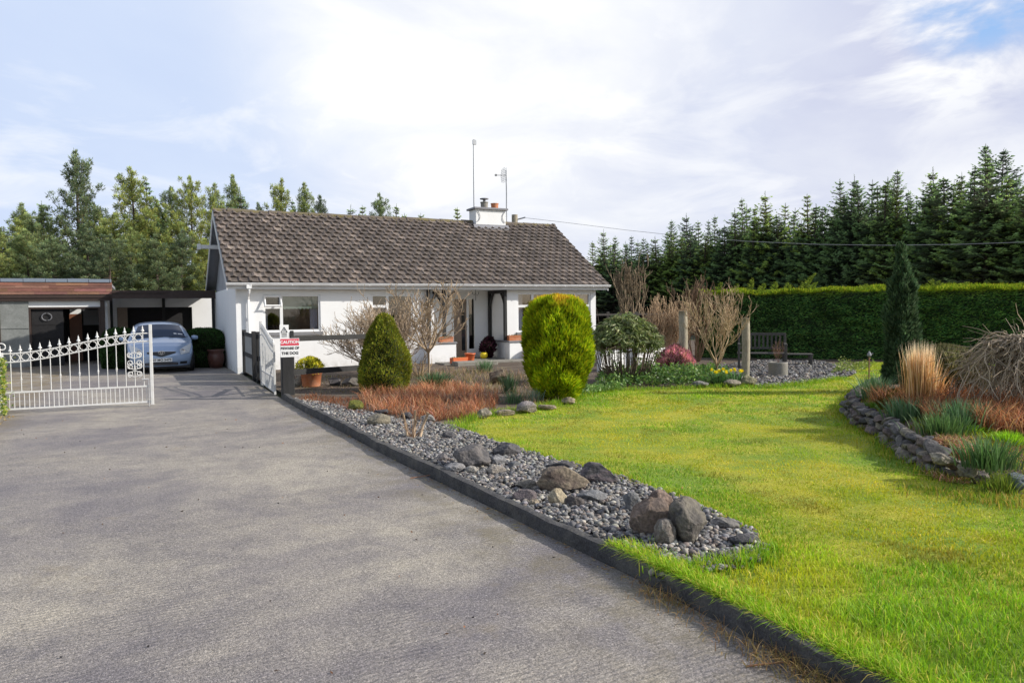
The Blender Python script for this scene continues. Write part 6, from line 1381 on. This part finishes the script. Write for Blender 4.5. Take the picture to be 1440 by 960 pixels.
def pot(name, loc, prof, mat, label, cat='plant pot', k=22, soil=None):
    r_ = empty(name, loc, 0, label, cat); MB().lathe(prof, k).build('pot', MT[mat], r_, smooth=True)
    if soil: m = MB(); m.lathe([(0, soil[1]), (soil[0], soil[1])], k); m.build('soil', MT['soil'], r_)
    return r_
def bowl(r0, r1, h, lip=.02): return [(0, 0), (r0, 0), (r0+.005, .01), (r1, h-lip*1.6), (r1+lip*.7, h-lip*1.5), (r1+lip*.7, h), (r1-.02, h), (r1-.03, h-.06)]
b = G(438, 543, GZ); s = b[1]/FP; pot('terracotta_pot', b, bowl(12*s, 14.5*s, 20*s), 'terracotta', 'weathered terracotta pot holding the yellow shrub behind the pillar', soil=(13*s, 17*s))
o = dense_bush('yellow_shrub', b+np.array([0, 0, 17*s]), [(0, 8*s), (5*s, 14*s), (13*s, 17*s), (19*s, 12*s), (23*s, .02)], 1500, [(.36, .33, .03), (.44, .40, .05), (.24, .24, .03)], 'small yellow leaved shrub growing in the terracotta pot', L=(.04, .08), W=.03, lump=.2, core=.6)
b = G(304, 517, 0); s = b[1]/FP; pot('brown_pot', b, [(0, 0), (8*s, 0), (11*s, 10*s), (11*s, 18*s), (9.5*s, 22*s), (11.5*s, 24*s), (11.5*s, 26*s), (9*s, 26*s), (8.5*s, 22*s)], 'brown_glaze', 'large brown glazed pot beside the white side wall')
# porch pots and troughs
def trough(loc, L_, W_, H_, rz, label, mat='terracotta'):
    r_ = empty('window_box', loc, rz, label, 'planter'); m = MB(); t = .015
    m.bb(-L_/2, L_/2, -W_/2, -W_/2+t, 0, H_, .004); m.bb(-L_/2, L_/2, W_/2-t, W_/2, 0, H_, .004); m.b2(-L_/2, -L_/2+t, -W_/2+t, W_/2-t, .001, H_-.001); m.b2(L_/2-t, L_/2, -W_/2+t, W_/2-t, .001, H_-.001); m.b2(-L_/2+t, L_/2-t, -W_/2+t, W_/2-t, .001, .02)
    m.bb(-L_/2-.008, L_/2+.008, -W_/2-.008, -W_/2-.001, H_-.04, H_+.004, .003); m.build('box', MT[mat], r_)
    m = MB(); m.b2(-L_/2+t+.001, L_/2-t-.001, -W_/2+t+.001, W_/2-t-.001, .021, H_-.03); m.build('soil', MT['soil'], r_)
    m = MB(); n = 60; m.cards(np.column_stack([rng.uniform(-L_/2+.03, L_/2-.03, n), rng.uniform(-W_/2+.02, W_/2-.02, n), np.full(n, H_-.03)]), unit(n)*.6+[0, 0, 1], rng.uniform(.04, .09, n), .02, pick([(.08, .11, .03), (.2, .14, .06)], n)); m.build('foliage', MT['leaf'], r_); return r_
trough(Lc(8.42, -.19, .69), .48, .17, .17, TH, 'terracotta trough on the right porch wall below the black post')
trough(Lc(6.02, -.19, .71), .46, .17, .16, TH, 'terracotta trough on the left porch wall behind the leafless tree')
q = Lc(6.10, -1.05, .0); q[2] = GZ; trough(q, .52, .2, .2, TH+.2, 'bright orange plastic trough on the ground before the porch', 'red_plastic')
q = Lc(6.52, -.92, .0); q[2] = .11; pot('orange_pot', q, bowl(.11, .16, .27), 'red_plastic', 'round bright orange plastic pot behind the ground trough', soil=(.14, .22))
q = Lc(8.72, -.55, .11); pot('clay_pot', q, bowl(.10, .13, .30), 'terracotta', 'dark red clay pot against the right porch wall', soil=(.11, .25))
MT['yellow'] = M('yellow_glaze', (.78, .60, .02), .4, .08)
pot('yellow_pot', Lc(7.48, .18, .12), [(0, 0), (.06, 0), (.11, .05), (.125, .11), (.11, .18), (.08, .20), (.07, .19)], 'yellow', 'small round yellow pot by the porch door')
q = Lc(7.72, .36, .12); dense_bush('purple_plant', q, [(0, .08), (.12, .10), (.3, .22), (.45, .24), (.58, .14), (.64, .02)], 1500, [(.035, .012, .022), (.05, .02, .035), (.03, .02, .02)], 'dark purple leaved plant on the porch beside the yellow pot', L=(.07, .13), W=.05, lump=.2, core=.55)
m = MB(); q = at(662, 425, 23.6)
hk = empty('hanging_hook', Lc(7.05, -.2, 2.33), TH, 'black iron double hook hanging from the porch eave', 'hook'); m = MB()
for sx in (-1, 1): m.tube([(0, 0, 0), (0, 0, -.12), (sx*.05, 0, -.17), (sx*.10, 0, -.14), (sx*.11, 0, -.07)], .009, 5)
m.tube([(0, 0, -.12), (0, 0, -.34)], .008, 5); m.build('hook', MT['black_plastic'], hk)
# white low wall, stepped edge of terrace
a_ = G(890, 519, GZ); b_ = G(936, 516, GZ); b_ = b_+np.array([0, .2, 0]); d = b_-a_; wl = empty('low_white_wall', a_, math.atan2(d[1], d[0]), 'short low white rendered wall behind the glossy bush', 'garden wall')
ln_ = np.linalg.norm(d[:2]); m = MB(); m.bb(-1.2, ln_, 0, .16, -.05, .48, .012); m.build('wall', MT['white_wall'], wl); m = MB(); m.bb(-1.23, ln_+.03, -.03, .19, .482, .52, .01); m.build('coping', MT['white_wall'], wl)
a_ = G(600, 524, GZ); st = empty('stone_step', Lc(6.3, -1.55, 0), TH, 'flat buff stone step in front of the porch', 'step'); m = MB(); m.bb(-.55, .75, -.25, .2, .0, .19, .02); m.build('slab', MT['concrete'], st)

# wooden posts
for x, y0, y1, wd, lb in ((960, 437, 519, 12, 'thick weathered wooden post left of the fan shaped tree'), (1048, 447, 530, 11, 'weathered wooden post right of the fan shaped tree')):
    b = G(x, y1, GZ); s = b[1]/FP; H = (y1-y0)*s; r = wd*s/2; P_ = [(r*.18*math.sin(t*3), 0, t*H) for t in np.linspace(-.03, 1, 12)]; m = MB(); m.tube(P_, r*(1+.10*np.array([fbm(np.array([t*3.]), np.array([x*1.]), 2)[0]-.5 for t in range(12)])), 14)
    o = m.build('wooden_post', MT['post_wood'], smooth=False, loc=b); tag(o, lb, 'post', 'wooden posts of an old garden arch')
    for p in o.data.polygons: p.use_smooth = len(p.vertices) == 4
# benches
def bench(loc, w, rz, label, back=True, sh=.42, d_=.5):
    r_ = empty('garden_bench', loc, rz, label, 'bench'); W_ = MT['grey_wood']
    m = MB()
    for y in np.linspace(-d_/2, d_/2-.08, 5): m.bb(-w/2, w/2, y, y+.065, sh-.03, sh, .005)
    m.build('seat', W_, r_)
    for sx in (-1, 1):
        for y, h in ((-d_/2+.02, .62 if back else sh-.03), (d_/2-.02, .92 if back else sh-.03)): m = MB(); m.bb(sx*(w/2-.05)-.03, sx*(w/2-.05)+.03, y-.03, y+.03, 0, h, .005); m.build('leg', W_, r_)
        if back: m = MB(); m.bb(sx*(w/2-.05)-.035, sx*(w/2-.05)+.035, -d_/2-.02, d_/2-.055, .622, .66, .006); m.build('armrest', W_, r_)
    if back:
        m = MB(); m.b2(-w/2+.08, w/2-.08, d_/2-.04, d_/2-.0, .86, .93); m.b2(-w/2+.08, w/2-.08, d_/2-.04, d_/2-.0, .50, .55)
        for x in np.arange(-w/2+.14, w/2-.1, .105): m.b2(x-.025, x+.025, d_/2-.03, d_/2-.01, .551, .859)
        m.build('backrest', W_, r_)
    else: m = MB(); m.b2(-w/2+.06, w/2-.06, -.02, .02, .15, .20); m.build('stretcher', W_, r_)
    return r_
b = G(1076, 519, GZ); bench(b+np.array([0, .25, 0]), 1.25, -.30, 'slatted wooden bench with a backrest in the hedge shade')
b = G(1127, 515, GZ); bench(b+np.array([0, .3, 0]), .78, -.25, 'small backless wooden bench right of the stone planter', False, .33, .4)
# stone planter with dark twigs
b = G(1094, 529, GZ); s = b[1]/FP; pot('stone_planter', b, [(0, 0), (13*s, 0), (13.3*s, 2*s), (13*s, 18*s), (13.4*s, 20*s), (11*s, 20.3*s), (10.5*s, 17*s)], 'concrete', 'round mossy concrete planter on the gravel before the benches', soil=(10.8*s, 18*s))
shrub('potted_shrub', b+np.array([0, 0, 18*s]), 30*s, 40*s, 10, 3, 'dark twiggy leafless shrub growing in the concrete planter', col=(.75, .52, .46), r=.008, lean=.45, root_spread=.04)
# garden stake light
b = G(1222, 533, GZ); s = b[1]/FP; r_ = empty('garden_stake', b, 0, 'thin dark metal garden stake with a small bird shaped top', 'garden ornament'); m = MB(); m.tube([(0, 0, -.05), (0, 0, 32*s)], .014, 6); m.build('rod', MT['rust_tile'], r_)
m = MB(); m.lathe([(0, 31*s), (.035, 32*s), (.05, 34*s), (.03, 37*s), (.012, 39*s), (0, 40*s)], 10); m.box((.05, 0, 36*s), (.07, .02, .022)); m.build('finial', MT['lead'], r_)
# variegated climber on the gate post
r_ = empty('variegated_ivy', Lc(-4.66, -6.68), TH, 'yellow and green variegated climber covering the left gate post', 'climbing plant'); n = 2600; z = rng.uniform(0, .98, n); a = rng.uniform(0, 6.28, n); R = .13*(.7+.6*fbm(a, z*5, 81))+rng.exponential(.02, n)
m = MB(); m.cards(np.stack([np.cos(a)*R, np.sin(a)*R, z], 1), np.stack([np.cos(a), np.sin(a), a*0-.1], 1)+unit(n)*.6, rng.uniform(.03, .06, n), .035, pick([(.34, .36, .08), (.42, .42, .16), (.14, .22, .05), (.10, .17, .04)], n)); m.build('leaves', MT['leaf'], r_)
m = MB(); m.tube([(0, 0, -.02), (.02, .01, .5), (0, 0, .95)], .03, 6); m.build('stem', MT['bark'], r_)
pl = scatter([Lc(-6, -20), Lc(.2, -20), Lc(0, -8), Lc(-8, -8)], 260); n = len(pl); m = MB(); m.cards(np.column_stack([pl, rng.uniform(.003, .010, n)]), unit(n)*[1, 1, .12], rng.uniform(.010, .035, n), .012, pick([(.10, .06, .035), (.05, .04, .035), (.30, .15, .07), (.34, .30, .24), (.03, .03, .03)], n)); tag(m.build('leaves', MT['straw']), 'scattered bits of leaf and grit on the open drive', 'leaf litter', kind='stuff')
pl = scatter([q[:2] for q in lawn], 240); n = len(pl); m = MB(); m.cards(np.column_stack([pl, rng.uniform(.10, .13, n)-.05]), unit(n)*[1, 1, .25], rng.uniform(.025, .06, n), .028, pick([(.30, .16, .07), (.38, .26, .14), (.22, .12, .06)], n)); tag(m.build('leaves', MT['straw']), 'few brown fallen leaves lying on the lawn', 'leaf litter', kind='stuff')
# fallen leaves and twigs
pl = scatter([Lc(-6.5, -8.6), Lc(-6.5, -6.9), Lc(-4.3, -6.9), Lc(-4.45, -8.4), Lc(-5.2, -9.2)], 900); m = MB(); n = len(pl); m.cards(np.column_stack([pl, rng.uniform(.004, .02, n)]), unit(n)*[1, 1, .15], rng.uniform(.02, .05, n), .02, pick([(.30, .20, .07), (.38, .28, .10), (.20, .13, .05)], n)); tag(m.build('leaves', MT['leaf']), 'brown leaf litter gathered by the left gate post', 'leaf litter', kind='stuff')
yy = rng.uniform(-19.6, -9, 420); xx = kx(yy)-np.abs(rng.exponential(.05, 420))-.004; q = np.array([Lc(a, b, .004) for a, b in zip(xx, yy)]); m = MB(); n = len(q); m.cards(q, unit(n)*[1, 1, .1], rng.uniform(.015, .06, n), .006, pick([(.30, .19, .09), (.38, .28, .13), (.16, .10, .05)], n)); 
q = np.array([Lc(kx(-18.9)-.05-abs(rng.normal(0, .1)), -18.8+rng.normal(0, .35), .006) for _ in range(150)]); n = len(q); m.blades(q, rng.uniform(.02, .07, n), .004, 1.6, pick([(.42, .30, .14), (.34, .2, .09)], n), droop=.3, seg=2)
for (yc, n_, sp_) in ((-19.35, 420, .22), (-18.35, 120, .12), (-19.9, 300, .2)):
    q = np.array([Lc(kx(yc)-.02-abs(rng.normal(0, .09)), yc+rng.normal(0, sp_), .006) for _ in range(n_)]); n = len(q); m.blades(q, rng.uniform(.03, .11, n), .004, 1.4, pick([(.40, .29, .13), (.32, .2, .09), (.24, .2, .07)], n), droop=.3, seg=3)
tag(m.build('leaves', MT['straw']), 'dead grass and leaf debris along the foot of the kerb', 'leaf litter', kind='stuff')
for (x, y, a, ln_, lb) in ((577, 672, .4, .42, 'thin dry twig lying against the kerb'), (1050, 936, .05, .30, 'reddish dry stem lying on the drive near the kerb end')):
    p = G(x, y, .008); m = MB(); m.tube([p, p+np.array([ln_*.5*math.cos(a), ln_*.5*math.sin(a), .012]), p+np.array([ln_*math.cos(a), ln_*math.sin(a)+.02, .006])], [.005, .004, .002], 5, (.9, .55, .4)); o = m.build('twig', MT['twig']); recentre(o, p); tag(o, lb, 'twig')
